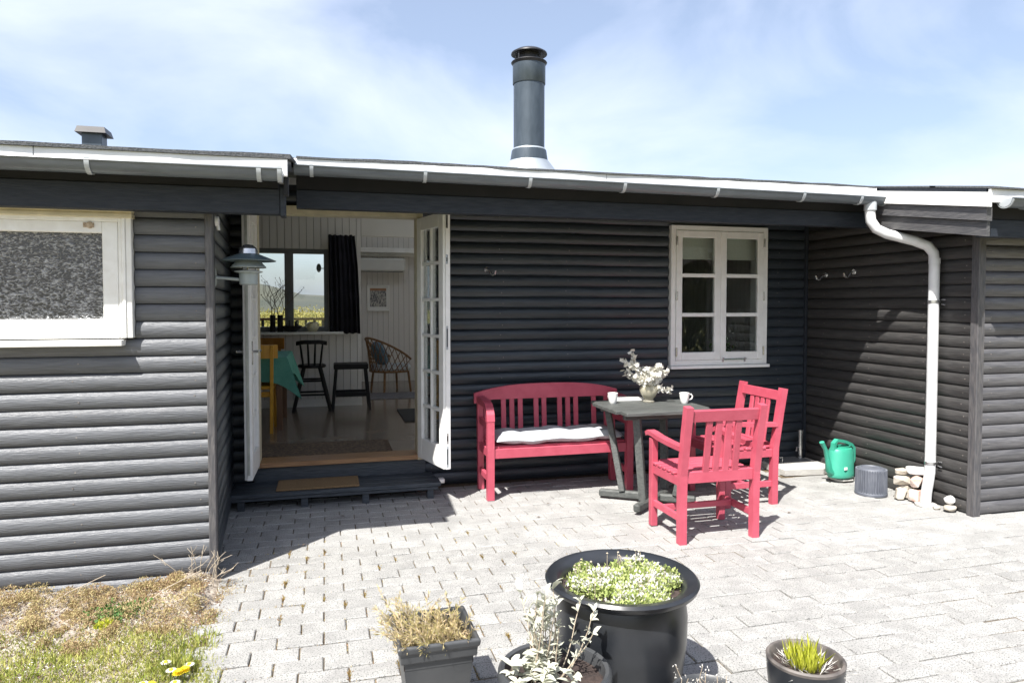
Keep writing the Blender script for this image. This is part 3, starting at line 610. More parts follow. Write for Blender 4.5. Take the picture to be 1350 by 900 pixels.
# ---- french doors
fr = MB(); fr.box(-.565, -.513, 5.765, 5.93, .235, 2.30, .003); fr.box(.722, .775, 5.765, 5.93, .235, 2.30, .003); fr.box(-.513, .722, 5.765, 5.93, 2.235, 2.30, .003)
dfr = fr.build('door_frame', 'cream', house)
box('threshold', 'oak', dfr, -.512, .721, 5.735, 5.96, .245, .282)
box('plinth_board', 'step', dfr, -.56, .79, 5.770, 5.80, .12, .24)
def leaf(x, y, ang, side, L, lab):
    """door leaf: hinge at the origin, along +x; thickness to 'side' of it"""
    t = .055; y0, y1 = (0, t) if side > 0 else (-t, 0); z0, z1 = .262, 2.225; m = MB()
    m.box(0, .085, y0, y1, z0, z1, .004); m.box(L - .085, L, y0, y1, z0, z1, .004); m.box(.085, L - .085, y0, y1, z1 - .105, z1, .004); m.box(.085, L - .085, y0, y1, z0, z0 + .17, .004)
    m.box(L, L + .012, y0 + .018, y1 - .0, z0, z1, .002)
    d = m.build('door', 'white', house, (x, y, 0), ang, label=lab)
    a0, a1 = .085, L - .085; bw = .024; nr = 6; zz0 = z0 + .17; H = (z1 - .105 - zz0 - (nr - 1) * bw) / nr; xm = (a0 + a1) / 2
    MB().box(xm - bw / 2, xm + bw / 2, y0 + .008, y1 - .008, zz0, z1 - .105, .002).build('muntin', 'white', d)
    for r_ in range(nr):
        z = zz0 + r_ * (H + bw)
        if r_: MB().box(a0, xm - bw / 2, y0 + .009, y1 - .009, z - bw, z, .002).build('muntin', 'white', d); MB().box(xm + bw / 2, a1, y0 + .009, y1 - .009, z - bw, z, .002).build('muntin', 'white', d)
        for xa, xb in ((a0, xm - bw / 2), (xm + bw / 2, a1)): MB().box(xa, xb, (y0 + y1) / 2 - .002, (y0 + y1) / 2 + .002, z, z + H).build('pane', 'pane', d)
    return d, y0, y1
dR, a, b = leaf(.722, 5.757, R(-75), 1, .52, 'right leaf of the french doors, swung out past square')
for z0, z1 in ((2.10, 2.20), (1.83, 1.90), (1.18, 1.36), (.46, .54), (.28, .44)):
    MB().box(.532, .5335, .020, .036, z0, z1).build('lock_plate', 'steel' if z1 - z0 < .12 else 'gutter_light', dR)
    MB().box(.5332, .5345, .024, .032, z0 + .02, z1 - .02).build('lock_slot', 'black_metal', dR)
dL, a, b = leaf(-.513, 5.757, R(-90.8), -1, .475, 'left leaf of the french doors, seen almost edge on')
ll = MB().box(.487, .4885, -.034, -.016, .30, 2.19).build('lock_plate', pm('lockstrip', (.50, .52, .50), (.38, .40, .39), 12, .35, metal=.5), dL)
for s in (1, -1):
    h = MB(); y = .0 if s > 0 else -.055
    h.tube([(.435, y, 1.185), (.435, y + s * .045, 1.185)], .010, 8); h.tube([(.437, y + s * .045, 1.185), (.33, y + s * .047, 1.185)], .009, 8); h.box(.42, .45, min(y, y + s * .006), max(y, y + s * .006), 1.09, 1.26, .002)
    h.build('door_handle', 'steel', dL)

# ------------------------------------------------------------ room behind the doors
def st(name, mat, *boxes):
    m = MB()
    for b in boxes: m.box(*b) if len(b) == 6 else sbox(m, *b)
    return m.build(name, mat, kind='structure')
st('floor', 'lino', (-2.7, 4.45, 5.905, 11.7, .18, .27))
wb = st('wall_back', 'lining', (-2.7, -1.95, 8.9, 9.0, .27, 3.0), (-1.95, .03, 8.9, 9.0, .27, 1.20), (-1.95, .03, 8.9, 9.0, 2.20, 3.0), (.03, .42, 8.9, 9.0, .27, 3.0), (.34, .42, 9.0, 11.6, .27))
st('wall_far', 'lining', (.34, 1.75, 11.6, 11.7, .27, 3.4), (1.75, 3.6, 11.6, 11.7, .27, .95), (1.75, 3.6, 11.6, 11.7, 2.3, 3.4), (3.6, 4.5, 11.6, 11.7, .27, 3.4))
st('wall_left', 'lining', (-2.8, -2.7, 5.9, 9.0, .0)); st('wall_right', 'lining', (4.42, 4.5, 5.9, 11.7, .0))
st('dimming_partition', 'inner', (2.25, 2.33, 5.905, 8.9, .271), (2.331, 4.419, 8.80, 8.88, .271))  # added walls that keep the space behind the front window dark
cm = MB(); slabh(cm, -2.75, 4.45, 5.905, 11.69, .012, -.063); cm.build('ceiling', 'ceil', kind='structure')
st('skirting', 'white', (-2.69, .425, 8.885, 8.899, .271, .36))
st('ceiling_beam', 'ceil', (-2.69, 4.41, 7.2, 7.32, 2.56, 2.78), (.43, 4.41, 8.92, 9.04, 2.38, 2.95))
m = MB(); frame4(m, -1.95, .03, 8.88, 8.99, 1.20, 2.20, .055); m.box(-.485, -.385, 8.885, 8.98, 1.255, 2.145, .003); m.box(-1.25, -1.17, 8.885, 8.98, 1.255, 2.145, .003)
bw_ = m.build('window', 'greyframe', house, label='back window of the room with grey frame')
for xa, xb in ((-1.895, -1.25), (-1.17, -.485), (-.385, -.025)): box('pane', 'pane', bw_, xa, xb, 8.93, 8.934, 1.255, 2.145, 0)
box('sill', 'white', bw_, -1.95, .20, 8.72, 8.885, 1.165, 1.195)
m = MB(); frame4(m, 1.75, 3.6, 11.59, 11.7, .95, 2.3, .06); fill_win = m.build('window', 'white', house); box('pane', 'pane', fill_win, 1.81, 3.54, 11.64, 11.644, 1.01, 2.24, 0)  # unseen window added as fill light for the far room
# terrace railing outside
rl = thing('railing', 'dark wooden terrace railing outside the back window', 'railing', (0, 0, 0))
box('rail', 'bark', rl, -4, 1.5, 11.3, 11.36, 1.19, 1.24) if False else None
for x in [-4 + .14 * k for k in range(32)]: box('baluster', 'trim_dark', rl, x, x + .045, 12.44, 12.47, .1, 1.26)
box('rail', 'brown', rl, -4.1, .33, 12.42, 12.50, 1.26, 1.30)
for x in (-4.1, -2.1, -.6, .3): box('post', 'trim_dark', rl, x - .04, x + .04, 12.5, 12.58, 0, 1.28)
th = thing('thermometer', 'round thermometer outside the back window pane', 'thermometer', (-.085, 9.05, 1.98)); MB().lathe([(0, .0), (.05, 0), (.055, -.01), (.05, -.02), (0, -.02)], 20, sx=.55).build('dial', 'greyframe', th).rotation_euler = (R(90), 0, 0)
MB().tube([(.02, .0, -.005), (.09, .0, -.005)], .006, 6).build('bracket', 'white', th)

# curtain
cu = MB(); V = []; nx = 60
for k in range(nx + 1):
    t = k / nx
    for z, wd in ((2.37, .31), (2.0, .345), (1.6, .36), (1.17, .37)):
        V.append((.035 + wd * t + .003 * math.sin(k), 8.80 + .03 * math.sin(t * 40 + z) * (.6 + .4 * math.sin(t * 9)), z + .006 * math.sin(t * 31)))
cu.add(V, [(4 * k + r_, 4 * k + 4 + r_, 4 * k + 5 + r_, 4 * k + 1 + r_) for k in range(nx) for r_ in range(3)], True)
o = cu.build('curtain', 'curtain', label='black curtain hanging beside the back window', category='curtain'); sm = o.modifiers.new('t', 'SOLIDIFY'); sm.thickness = .004
# air conditioner, shelf, picture on the far wall
ac = thing('air_conditioner', 'white air conditioning unit high on the far wall', 'air conditioner', (.44, 11.6, 2.06)); box('housing', 'ac', ac, 0, .81, -.20, -.001, 0, .21, .02); box('louvre', 'greyframe', ac, .04, .77, -.185, -.05, -.008, .002, .001)
sh = thing('wall_shelf', 'white wall shelf running above the air conditioner', 'shelf', (.43, 11.6, 2.36)); box('board', 'white', sh, 0, 2.0, -.22, -.001, 0, .075); box('cleat', 'white', sh, .02, 1.9, -.03, -.002, -.05, -.001)
pc = thing('picture', 'framed print with upright dark marks on the far wall', 'picture', (.64, 11.595, 1.42)); m = MB(); frame4(m, 0, .36, -.03, 0, 0, .42, .02); m.build('frame', 'white', pc); box('mount', 'white', pc, .02, .34, -.015, -.002, .02, .40, 0); box('print', 'print', pc, .05, .31, -.018, -.0155, .07, .33, 0); box('print_band', pm('band', (.45, .24, .14), (.35, .2, .12), 20, .8), pc, .05, .31, -.019, -.0155, .331, .37, 0)
# bar stool with spindle back
def stick(m, a, b, r0, r1, n=8): m.tube([a, tuple((p + q) / 2 for p, q in zip(a, b)), b], [r0, (r0 + r1) / 2 + .002, r1], n)
bs = thing('bar_stool', 'tall black bar stool with a spindle back', 'stool', (-.17, 8.60, .27))
MB().lathe([(0, .51), (.15, .51), (.165, .525), (.155, .545), (0, .54)], 20).build('seat', 'black_wood', bs)
for sx in (-1, 1):
    for sy in (-1, 1): m = MB(); stick(m, (sx * .09, sy * .09, .515), (sx * .21, sy * .19, 0), .022, .019); m.build('leg', 'black_wood', bs)
for z, w_ in ((.36, .14), (.20, .17)):
    for sy in (-1, 1): m = MB(); stick(m, (-w_, sy * (w_ - .015), z), (w_, sy * (w_ - .015), z), .010, .010); m.build('rung', 'black_wood', bs)
for k in range(4): m = MB(); x = -.105 + .07 * k; stick(m, (x * .9, -.13, .53), (x * 1.2, -.16, .80), .011, .010); m.build('spindle', 'black_wood', bs)
m = MB(); m.quadsweep([(-.17, -.13, .81), (-.09, -.165, .82), (0, -.175, .82), (.09, -.165, .82), (.17, -.13, .81)], .03, .02, (0, 0, 1)); m.v = [(x, y, .81 + (z - .815) * 1.6) for x, y, z in m.v]; m.build('top_rail', 'black_wood', bs)
b2 = thing('bar_stool', 'black backless bar stool with a square seat', 'stool', (.28, 8.60, .27))
box('seat', 'black_wood', b2, -.20, .20, -.16, .16, .49, .55, .006)
for sx in (-1, 1):
    for sy in (-1, 1): MB().bar((sx * .17, sy * .13, .50), (sx * .215, sy * .155, 0), .032, .032).build('leg', 'black_wood', b2)
for sy in (-1, 1): MB().bar((-.18, sy * .14, .19), (.18, sy * .14, .19), .05, .022, (0, 1, 0)).build('footrest', 'black_wood', b2)
# dining table, cloth, chairs
dt = thing('dining_table', 'brown wooden dining table under a turquoise cloth', 'table', (-.95, 7.72, .27))
box('top', 'brown', dt, -.62, .55, -.46, .46, .70, .725)
for sx, sy in ((-.56, -.41), (.49, -.41), (-.56, .41), (.49, .41)): MB().bar((sx, sy, .70), (sx, sy, 0), .055, .055).build('leg', 'brown', dt)
tcv = MB(); V = []; nn = 28
rim = []
for k in range(nn * 4):
    e, t = divmod(k, nn); t = t / nn; a, b = .60, .50
    p = [(-a + 2 * a * t, -b), (a, -b + 2 * b * t), (a - 2 * a * t, b), (-a, b - 2 * b * t)][e]; rim.append(p)
for (px, py) in rim:
    c = max(0, (abs(px) / .60) ** 8 * (abs(py) / .5) ** 8)
    V += [(px - .035, py, .735), (px - .035 + .012 * math.copysign(1, px), py * 1.012, .72), (px - .035 + .02 * math.copysign(1, px) + .012 * math.sin(px * 25 + py * 31) + c * .13 * math.copysign(1, px), py * 1.03 + .012 * math.sin(px * 27) + c * .03 * math.copysign(1, py), .50 - c * .18)]
q = nn * 4; tcv.add(V + [(-.03, 0, .735)], [(3 * k + r_, 3 * ((k + 1) % q) + r_, 3 * ((k + 1) % q) + r_ + 1, 3 * k + r_ + 1) for k in range(q) for r_ in (0, 1)] + [(3 * k, 3 * ((k + 1) % q), 3 * q) for k in range(q)], True)
tcv.build('tablecloth', 'turquoise', None, (-.95, 7.72, .27), label='turquoise cloth hanging over the dining table inside', category='tablecloth')
def dchair(loc, rz, mat, lab):
    t = thing('dining_chair', lab, 'chair', loc, rz, 'chairs at the dining table')
    box('seat', mat, t, -.20, .20, -.20, .20, .43, .46, .008)
    for sx in (-1, 1): MB().bar((sx * .17, .17, .43), (sx * .19, .20, 0), .034, .034).build('leg', mat, t); MB().bar((sx * .19, -.24, .86), (sx * .175, -.19, 0), .032, .032).build('leg', mat, t)
    m = MB(); m.quadsweep([(-.24, -.21, .80), (-.12, -.245, .80), (0, -.255, .80), (.12, -.245, .80), (.24, -.21, .80)], .13, .02, (0, 0, 1)); m.build('backrest', mat, t)
    MB().bar((-.17, -.17, .38), (.17, -.17, .38), .02, .05).build('apron', mat, t)
dchair((-.70, 7.32, .27), 0, 'yellow', 'yellow wooden chair in front of the dining table'); dchair((-.72, 8.36, .27), math.pi, 'orange_wood', 'orange wooden chair behind the dining table')
# sill things
def vase2(x, y, r): return [(0, 0), (r, 0), (r, .20), (r * .8, .205), (r * .8, .1), (0, .1)]
v1 = thing('bottle_vase', 'pair of slim dark vases holding bare branches on the sill', 'vase', (-.62, 8.80, 1.195))
for x in (0, .085): MB().lathe(vase2(0, 0, .032), 16, (x, 0, 0)).build('vase', 'black_wood', v1)
def branch(m, p, d, L, r, depth, rr):
    p = Vector(p); d = Vector(d).normalized(); pts = [p]; 
    for k in range(4): d = (d + Vector((rr.uniform(-.22, .22), rr.uniform(-.15, .15), rr.uniform(-.05, .2)))).normalized(); p = p + d * L / 4; pts.append(p)
    m.tube(pts, [r * (1 - .12 * k) for k in range(5)], 5)
    if depth:
        for k in (2, 3, 4): branch(m, pts[k], (d.x + rr.choice((-1, 1)) * rr.uniform(.4, .9), d.y + rr.uniform(-.3, .3), d.z), L * .6, r * .65, depth - 1, rr)
    else: m.lathe([(0, 0), (r * 2.4, r * 3), (0, r * 7)], 5, tuple(p))
m = MB(); rr = random.Random(5)
for x, dx in ((0, -.25), (.01, .12), (.085, .25), (.08, -.05)): branch(m, (x, 0, .12), (dx, 0, 1), .30, .006, 2, rr)
m.build('branch', 'bark', v1)
bo = MB().lathe([(0, 0), (.05, 0), (.11, .05), (.12, .075), (.108, .07), (.05, .015), (0, .012)], 20); bo.tube([(-.03, 0, .05), (-.03, 0, .14)], .012, 8); bo.tube([(.04, 0, .05), (.04, 0, .13)], .012, 8)
bo.build('candle_bowl', 'black_metal', None, (-.40, 8.80, 1.196), label='low black candle bowl on the window sill', category='bowl')
MB().lathe([(0, 0), (.04, 0), (.075, .05), (.07, .10), (.045, .12), (.042, .12), (.066, .10), (.07, .05), (.036, .006), (0, .006)], 20).build('glass_bowl', 'vase_glass', None, (-.16, 8.80, 1.196), label='round glass bowl on the window sill beside the curtain', category='bowl')
# wicker armchair
wk = thing('wicker_armchair', 'brown wicker armchair with cushions in the far room', 'armchair', (.90, 10.25, .27), R(112))
def ring(t, z, rx, ry, tilt=0): a = R(-25) + (math.pi + R(50)) * t; return (rx * math.cos(a), ry * math.sin(a), z)
rimp = [ring(k / 16, .48 + .30 * math.sin(math.pi * k / 16), .36, .36) for k in range(17)]; basep = [ring(k / 16, .30, .30, .30) for k in range(17)]
MB().tube(rimp, .016, 8).build('arm_rim', 'wicker', wk); MB().tube(basep + [basep[0]], .014, 8).build('seat_rim', 'wicker', wk)
m = MB()
for k in range(16):
    m.tube([rimp[k], basep[min(16, k + 2)]], .006, 5); m.tube([rimp[k + 1], basep[max(0, k - 1)]], .006, 5)
m.build('lattice', 'wicker', wk)
MB().lathe([(0, .30), (.28, .30), (.30, .34), (.27, .39), (0, .40)], 20).build('seat_cushion', 'cushion', wk)
m = MB().lathe([(0, -.05), (.16, -.05), (.19, 0), (.16, .05), (0, .05)], 16, (0, 0, 0)); o = m.build('back_cushion', 'blue_cloth', wk, (0, .18, .55)); o.rotation_euler = (R(70), 0, 0)
for a in (45, 135, 225, 315): m = MB(); stick(m, (.26 * math.cos(R(a)), .26 * math.sin(R(a)), .31), (.30 * math.cos(R(a)), .30 * math.sin(R(a)), 0), .017, .015); m.build('leg', 'wicker', wk)
# rugs
rg = MB(); rg.box(-.56, .50, 5.99, 6.52, .271, .281, .004)
for k in range(40): 
    y = 6.0 + .51 * k / 39
    for s, x in ((1, .50), (-1, -.56)): rg.tube([(x, y, .277), (x + s * .04, y + rnd.uniform(-.01, .01), .273)], .003, 4)
rg.build('woven_rug', 'rug', label='brown woven rug with fringe just inside the doors', category='rug')
MB().box(.80, 1.6, 7.45, 8.35, .271, .283, .004).build('door_mat', 'mat_dark', label='black mat on the room floor by the right door leaf', category='mat')
MB().box(.55, 1.35, 9.35, 10.0, .271, .279, .003).build('floor_rug', 'rug_grey', label='small grey rug before the wicker armchair', category='rug')
# things inside the front window
bl = thing('roller_blind', 'pale roller blind at the top of the front window', 'blind', (3.08, 5.93, 1.96)); box('cloth', 'blind', bl, 0, .94, 0, .004, 0, .25, 0); box('bottom_bar', 'blind', bl, 0, .94, -.006, .010, -.012, .0, .002)
wp = thing('potted_plant', 'white flowering plant on the sill behind the front window', 'potted plant', (3.66, 5.97, .98)); MB().lathe([(0, 0), (.05, 0), (.065, .10), (.058, .10), (.05, .02), (0, .02)], 16).build('pot', 'brickred', wp)
n = 260; P = np.stack([npr.normal(0, .045, n), npr.normal(0, .03, n), npr.uniform(.08, .20, n)], 1); leaves('foliage', 'green', P, rdir(n, .6), rdir(n), .05, .018, wp, kind='stuff')
n = 60; P = np.stack([npr.normal(0, .05, n), npr.normal(0, .03, n), npr.uniform(.19, .31, n)], 1); leaves('blossom', 'petal', P, rdir(n, .6), rdir(n), .03, .02, wp, kind='stuff')
lt = thing('table_lantern', 'tall slim lamp stand behind the front window', 'lamp', (3.23, 6.0, .98)); MB().lathe([(0, 0), (.05, 0), (.05, .012), (.008, .02), (.008, .70), (0, .70)], 12).build('stand', 'steel', lt); box('tray', 'steel', lt, -.05, .05, -.01, .01, .43, .445)
bx_ = MB().box(3.09, 3.18, 5.95, 6.05, .97, 1.21, .004).build('wicker_box', 'coir', label='small woven box on the sill at the left of the front window', category='box')
st('inner_sill', 'white', (3.0, 4.06, 5.91, 6.12, .93, .968))

# ------------------------------------------------------------ step, mat, wall fittings
sp = thing('door_step', 'low dark timber step in front of the french doors', 'step', (0, 0, 0))
for k, (y0, y1) in enumerate(((5.40, 5.515), (5.520, 5.635), (5.640, 5.765))): box('plank', 'step', sp, -.695, .86 - .01 * k, y0, y1, .098, .128, .004)
box('rim_board', 'step', sp, -.69, .84, 5.412, 5.436, .072, .097, .003)
for x in (-.62, -.17, .28, .78): MB().bar((x, 5.45, .098), (x, 5.45, -.01), .05, .05).build('post', 'step', sp); MB().bar((x, 5.70, .098), (x, 5.70, -.01), .05, .05).build('post', 'step', sp)
box('end_block', 'white_worn', sp, .862, .905, 5.50, 5.56, .095, .127)
cmt = MB().box(-.375, .235, 5.435, 5.74, .129, .143, .004).build('coir_mat', 'coir', label='tan coir doormat lying on the dark timber step', category='doormat')
wl_ = thing('wall_lamp', 'grey tiered outdoor wall lamp beside the french doors', 'lamp', (-.428, 4.26, 1.64))
MB().tube([(-.192, -.03, .035), (-.172, -.03, .035)], .05, 16).build('wall_plate', 'lampl', wl_)
MB().tube([(-.172, -.03, .035), (-.05, 0, .025)], .009, 8).build('arm', 'lampl', wl_)
MB().lathe([(.0, -.005), (.045, -.005), (.05, 0), (.052, .062), (.075, .066), (.078, .072), (.05, .078), (.0, .078)], 24).build('cup', 'lampl', wl_)
MB().lathe([(.096, .092), (.098, .095), (.066, .130), (.03, .134), (.03, .130), (.064, .126)], 28).build('middle_shade', 'lampl', wl_)
MB().lathe([(.150, .130), (.152, .133), (.055, .172), (.045, .168)], 32).build('top_shade', 'lampm', wl_)
MB().lathe([(.055, .166), (.05, .20), (.025, .222), (0, .226)], 20).build('dome', 'steel', wl_)
for k in range(3): a = .5 + k * 2.09; MB().tube([(.04 * math.cos(a), .04 * math.sin(a), .07), (.045 * math.cos(a), .045 * math.sin(a), .17)], .004, 6).build('strut', 'steel', wl_)
wc = thing('wall_sensor', 'small white round fitting under the eave by the wing corner', 'fitting', (-.592, 4.20, 1.985)); MB().lathe([(0, .02), (.025, .018), (.03, 0), (0, 0)], 14).build('dial', 'white', wc).rotation_euler = (0, R(90), 0); MB().tube([(.01, 0, -.02), (.015, 0, -.05)], .010, 8).build('knob', 'white', wc)
def hook(loc, rz, lab):
    t = thing('wall_hook', lab, 'hook', loc, rz, 'steel hooks on the log walls'); t.scale = (1.45,) * 3; MB().lathe([(0, .004), (.016, .004), (.018, 0)], 12).build('plate', 'steel', t).rotation_euler = (R(90), 0, 0)
    MB().tube([(0, -.004, .0), (0, -.03, -.012), (0, -.042, -.03), (0, -.05, -.035), (0, -.066, -.028), (0, -.074, -.008)], .006, 8).build('prong', 'steel', t)
hook((1.316, 5.797, 1.82), R(35), 'small steel hook on the shaded wall right of the doors')
hook((4.487, 5.53, 1.80), R(-90), 'steel hook on the side wall nearer the window'); hook((4.487, 5.17, 1.81), R(-90), 'steel hook on the side wall nearer the downpipe')

# ------------------------------------------------------------ bench, cushion, chairs, table
be = thing('garden_bench', 'crimson painted garden bench with arched back and slats', 'bench', (1.81, 5.44, 0))
def bl_(name, a, b, wx, wy, up=(0, 0, 1), p=None, mat='pink'): return MB().bar(a, b, wx, wy, up).build(name, mat, p)
for sx in (-1, 1):
    X = sx * .585
    bl_('leg', (X, .165, 0), (X, .205, .72), .052, .05, (1, 0, 0), be)
    arm = [(X, .20, .745), (X, .08, .742), (X, -.05, .737), (X, -.105, .725), (X, -.145, .70), (X, -.17, .66), (X, -.18, .61), (X, -.18, .52), (X, -.18, 0)]
    MB().quadsweep(arm[:7], .062, .05).build('armrest', 'pink', be); MB().quadsweep([arm[6], arm[7], arm[8]], .056, .05).build('leg', 'pink', be)
    bl_('side_rail', (X, -.155, .36), (X, .15, .36), .03, .07, (0, 0, 1), be); bl_('side_rail', (X, -.155, .565), (X, .17, .575), .028, .055, (0, 0, 1), be); bl_('stretcher', (X, -.155, .16), (X, .15, .16), .03, .05, (0, 0, 1), be)
bl_('front_rail', (-.557, -.18, .36), (.557, -.18, .36), .03, .075, (0, 0, 1), be); bl_('rear_rail', (-.557, .165, .40), (.557, .165, .40), .03, .07, (0, 0, 1), be)
for k in range(5): y = -.14 + .068 * k; MB().box(-.56, .56, y - .028, y + .028, .396, .414, .004).build('seat_slat', 'pink', be)
m = MB(); V = []; nn = 24
for k in range(nn + 1):
    t = k / nn; x = -.635 + 1.27 * t; u = (2 * t - 1); top = .860 - .070 * abs(u) ** 2.8; bot = .735 - (.0 if abs(u) < .8 else .03 * (abs(u) - .8) / .2)
    for y in (.188, .222): V += [(x, y, bot), (x, y, top)]
F = []
for k in range(nn): o = 4 * k; F += [(o, o + 4, o + 5, o + 1), (o + 2, o + 3, o + 7, o + 6), (o + 1, o + 5, o + 7, o + 3), (o, o + 2, o + 6, o + 4)]
m.add(V, F + [(0, 1, 3, 2), (4 * nn, 4 * nn + 2, 4 * nn + 3, 4 * nn + 1)]); m.build('top_rail', 'pink', be)
for x in (-.535, -.385, -.312, -.239, -.10, -.03, .11, .183, .256, .42, .535): bl_('back_slat', (x, .178, .42), (x, .203, .745), .042, .016, (0, 1, 0), be)
# quilted cushion
m = MB(); V = []; nx, ny = 44, 14
for side in (1, -1):
    for j in range(ny + 1):
        for i in range(nx + 1):
            u = i / nx; v_ = j / ny; ed = min(u, 1 - u) * 7; ed2 = min(v_, 1 - v_) * 4; h = min(1, ed) ** .5 * min(1, ed2) ** .5
            q = abs(math.sin(u * math.pi * 5)) ** .35 * (.82 + .18 * abs(math.sin(v_ * math.pi * 2)) ** .4)
            z = .463 + side * (.014 + .040 * h * (.52 + .48 * q)) if h > 0 else .455
            V.append((-.535 + 1.07 * u, -.20 + .345 * v_ + .004 * math.sin(u * 40), z + .006 * math.sin(u * 17)))
q = (nx + 1) * (ny + 1)
for s in (0, 1): m.add([], []); 
F = [(s * q + j * (nx + 1) + i, s * q + j * (nx + 1) + i + 1, s * q + (j + 1) * (nx + 1) + i + 1, s * q + (j + 1) * (nx + 1) + i) for s in (0, 1) for j in range(ny) for i in range(nx)]
m.add(V, F, True); m.build('bench_cushion', 'cushion', None, (1.81, 5.44, 0), label='pale grey quilted cushion lying on the crimson bench', category='cushion')

def garden_chair(loc, rz, lab):
    t = thing('garden_chair', lab, 'chair', loc, rz, 'crimson garden chairs by the table'); W = .262
    for sx in (-1, 1):
        X = sx * W
        bl_('leg', (X, .20, 0), (X, .20, .605), .048, .046, (1, 0, 0), t)
        MB().quadsweep([(X, -.20, -.0), (X, -.20, .25), (X, -.205, .44), (X, -.245, .70), (X, -.278, .885)], .048, .05).build('leg', 'pink', t)
        MB().quadsweep([(X, -.215, .612), (X, -.05, .616), (X, .10, .625), (X, .19, .637), (X, .245, .640), (X, .272, .625)], .058, .030).build('armrest', 'pink', t)
        bl_('side_rail', (X, -.18, .395), (X, .178, .395), .026, .06, (0, 0, 1), t); bl_('stretcher', (X, -.178, .16), (X, .178, .16), .024, .045, (0, 0, 1), t)
    bl_('cross_stretcher', (-W + .013, .05, .165), (W - .013, .05, .165), .024, .04, (0, 0, 1), t)
    bl_('front_rail', (-W + .025, .20, .395), (W - .025, .20, .395), .026, .06, (0, 0, 1), t); bl_('rear_rail', (-W + .025, -.207, .425), (W - .025, -.207, .425), .030, .075, (0, 0, 1), t)
    bl_('top_rail', (-W + .024, -.267, .825), (W - .024, -.267, .825), .028, .075, (0, -.18, 1), t)
    for x in (-.105, -.035, .035, .105): bl_('back_slat', (x, -.214, .455), (x, -.262, .80), .045, .016, (0, 1, 0), t)
    for k in range(7): y = -.165 + .064 * k; m = MB(); m.box(-W - .018, W + .018, y - .0235, y + .0235, .427, .446, .005); m.build('seat_slat', 'pink', t) if k > 0 and k < 6 else (MB().box(-W + .026, W - .026, y - .026, y + .026, .427, .446, .005).build('seat_slat', 'pink', t))
    return t
garden_chair((2.435, 4.17, 0), 0, 'crimson garden armchair in front of the table, its back to us')
garden_chair((3.09, 4.86, 0), R(90), 'crimson garden armchair right of the table by the wall')

tb = thing('garden_table', 'square dark grey weathered wooden garden table', 'table', (2.43, 4.96, 0), R(0))
for k in range(6):
    y0 = -.355 + .1185 * k; e = .035 if k in (0, 5) else 0; MB().box(-.385 + e, .385 - e, y0, y0 + .1165, .715, .742, .004).build('plank', 'table', tb)
for a in ((-.36, -.14, .27, .14),): pass
fa = [(-.36, .14), (-.28, -.36), (.26, -.26), (.28, .10)]
fc = (-.03, -.10)
for k, (a, b) in enumerate(((fa[0], fa[2]), (fa[1], fa[3]))):
    z = .045 + .0 * k; hgt = .06
    m = MB(); m.bar((*a, z), (*b, z), .05, hgt, (0, 0, 1), .012) if k == 0 else m.bar((*a, z + .004), (*b, z + .004), .05, hgt, (0, 0, 1), .012); m.build('foot', 'table', tb)
tops = [(-.27, .19), (-.22, -.24), (.25, -.22), (.22, .20)]
for (a, tpt) in zip(fa, tops):
    p = (fc[0] + (a[0] - fc[0]) * .55, fc[1] + (a[1] - fc[1]) * .55, .07); m = MB().bar(p, (tpt[0], tpt[1], .69), .055, .045, (tpt[0], tpt[1], 0)); m.build('leg', 'table', tb)
for y in (-.24, .20): MB().bar((-.32, y, .695), (.32, y, .695), .05, .04).build('batten', 'table', tb)
# on the table
vf = thing('flower_vase', 'glass vase of white blossom branches on the garden table', 'vase', (2.50, 5.12, .742))
MB().lathe([(0, 0), (.045, 0), (.048, .008), (.030, .018), (.052, .045), (.073, .085), (.070, .115), (.052, .140), (.056, .152), (.050, .150), (.047, .138), (.064, .113), (.067, .085), (.046, .05), (0, .025)], 28).build('glass', 'vase_glass', vf)
m = MB(); fl = []; rr = random.Random(3)
def sprig(p, d, L, r, dens, wob=.25):
    p = Vector(p); d = Vector(d).normalized(); pts = [p]
    for k in range(7): d = (d + Vector((rr.uniform(-wob, wob), rr.uniform(-wob, wob), rr.uniform(-wob, wob)))).normalized(); p = p + d * L / 7; pts.append(p)
    m.tube(pts, [r * (1 - .1 * k) for k in range(8)], 5)
    for k, q in enumerate(pts):
        if k < 2: continue
        for _ in range(dens): fl.append(q + Vector((rr.gauss(0, .014), rr.gauss(0, .014), rr.gauss(0, .014))))
for (d, L, dn) in (((-.75, -.1, .9), .24, 4), ((-.9, .1, .42), .19, 5), ((-.35, .1, .8), .17, 8), ((-.15, -.1, .9), .16, 8), ((.15, .1, .9), .19, 9), ((.28, .0, .9), .20, 9), ((.05, -.25, .8), .15, 9), ((.85, .1, .55), .20, 4), ((.9, -.2, .22), .17, 4), ((-.4, -.3, .45), .13, 8), ((.35, -.3, .6), .13, 8), ((-.6, -.0, .7), .15, 7), ((0, .2, .7), .13, 8)): sprig((0, 0, .12), d, L, .003, dn)
sprig((-.11, 0, .24), (-.35, 0, .95), .13, .002, 2, .2); sprig((-.15, 0, .26), (-.7, 0, .7), .10, .002, 2, .2); sprig((-.12, 0, .30), (-.5, 0, .8), .10, .002, 1, .2)
for k in range(9): a = k * .7; m.tube([(.025 * math.cos(a), .025 * math.sin(a), .03), (-.02 * math.cos(a), -.02 * math.sin(a), .14)], .003, 5)
m.build('stems', 'drytwig', vf)
P = []; D = []; U = []
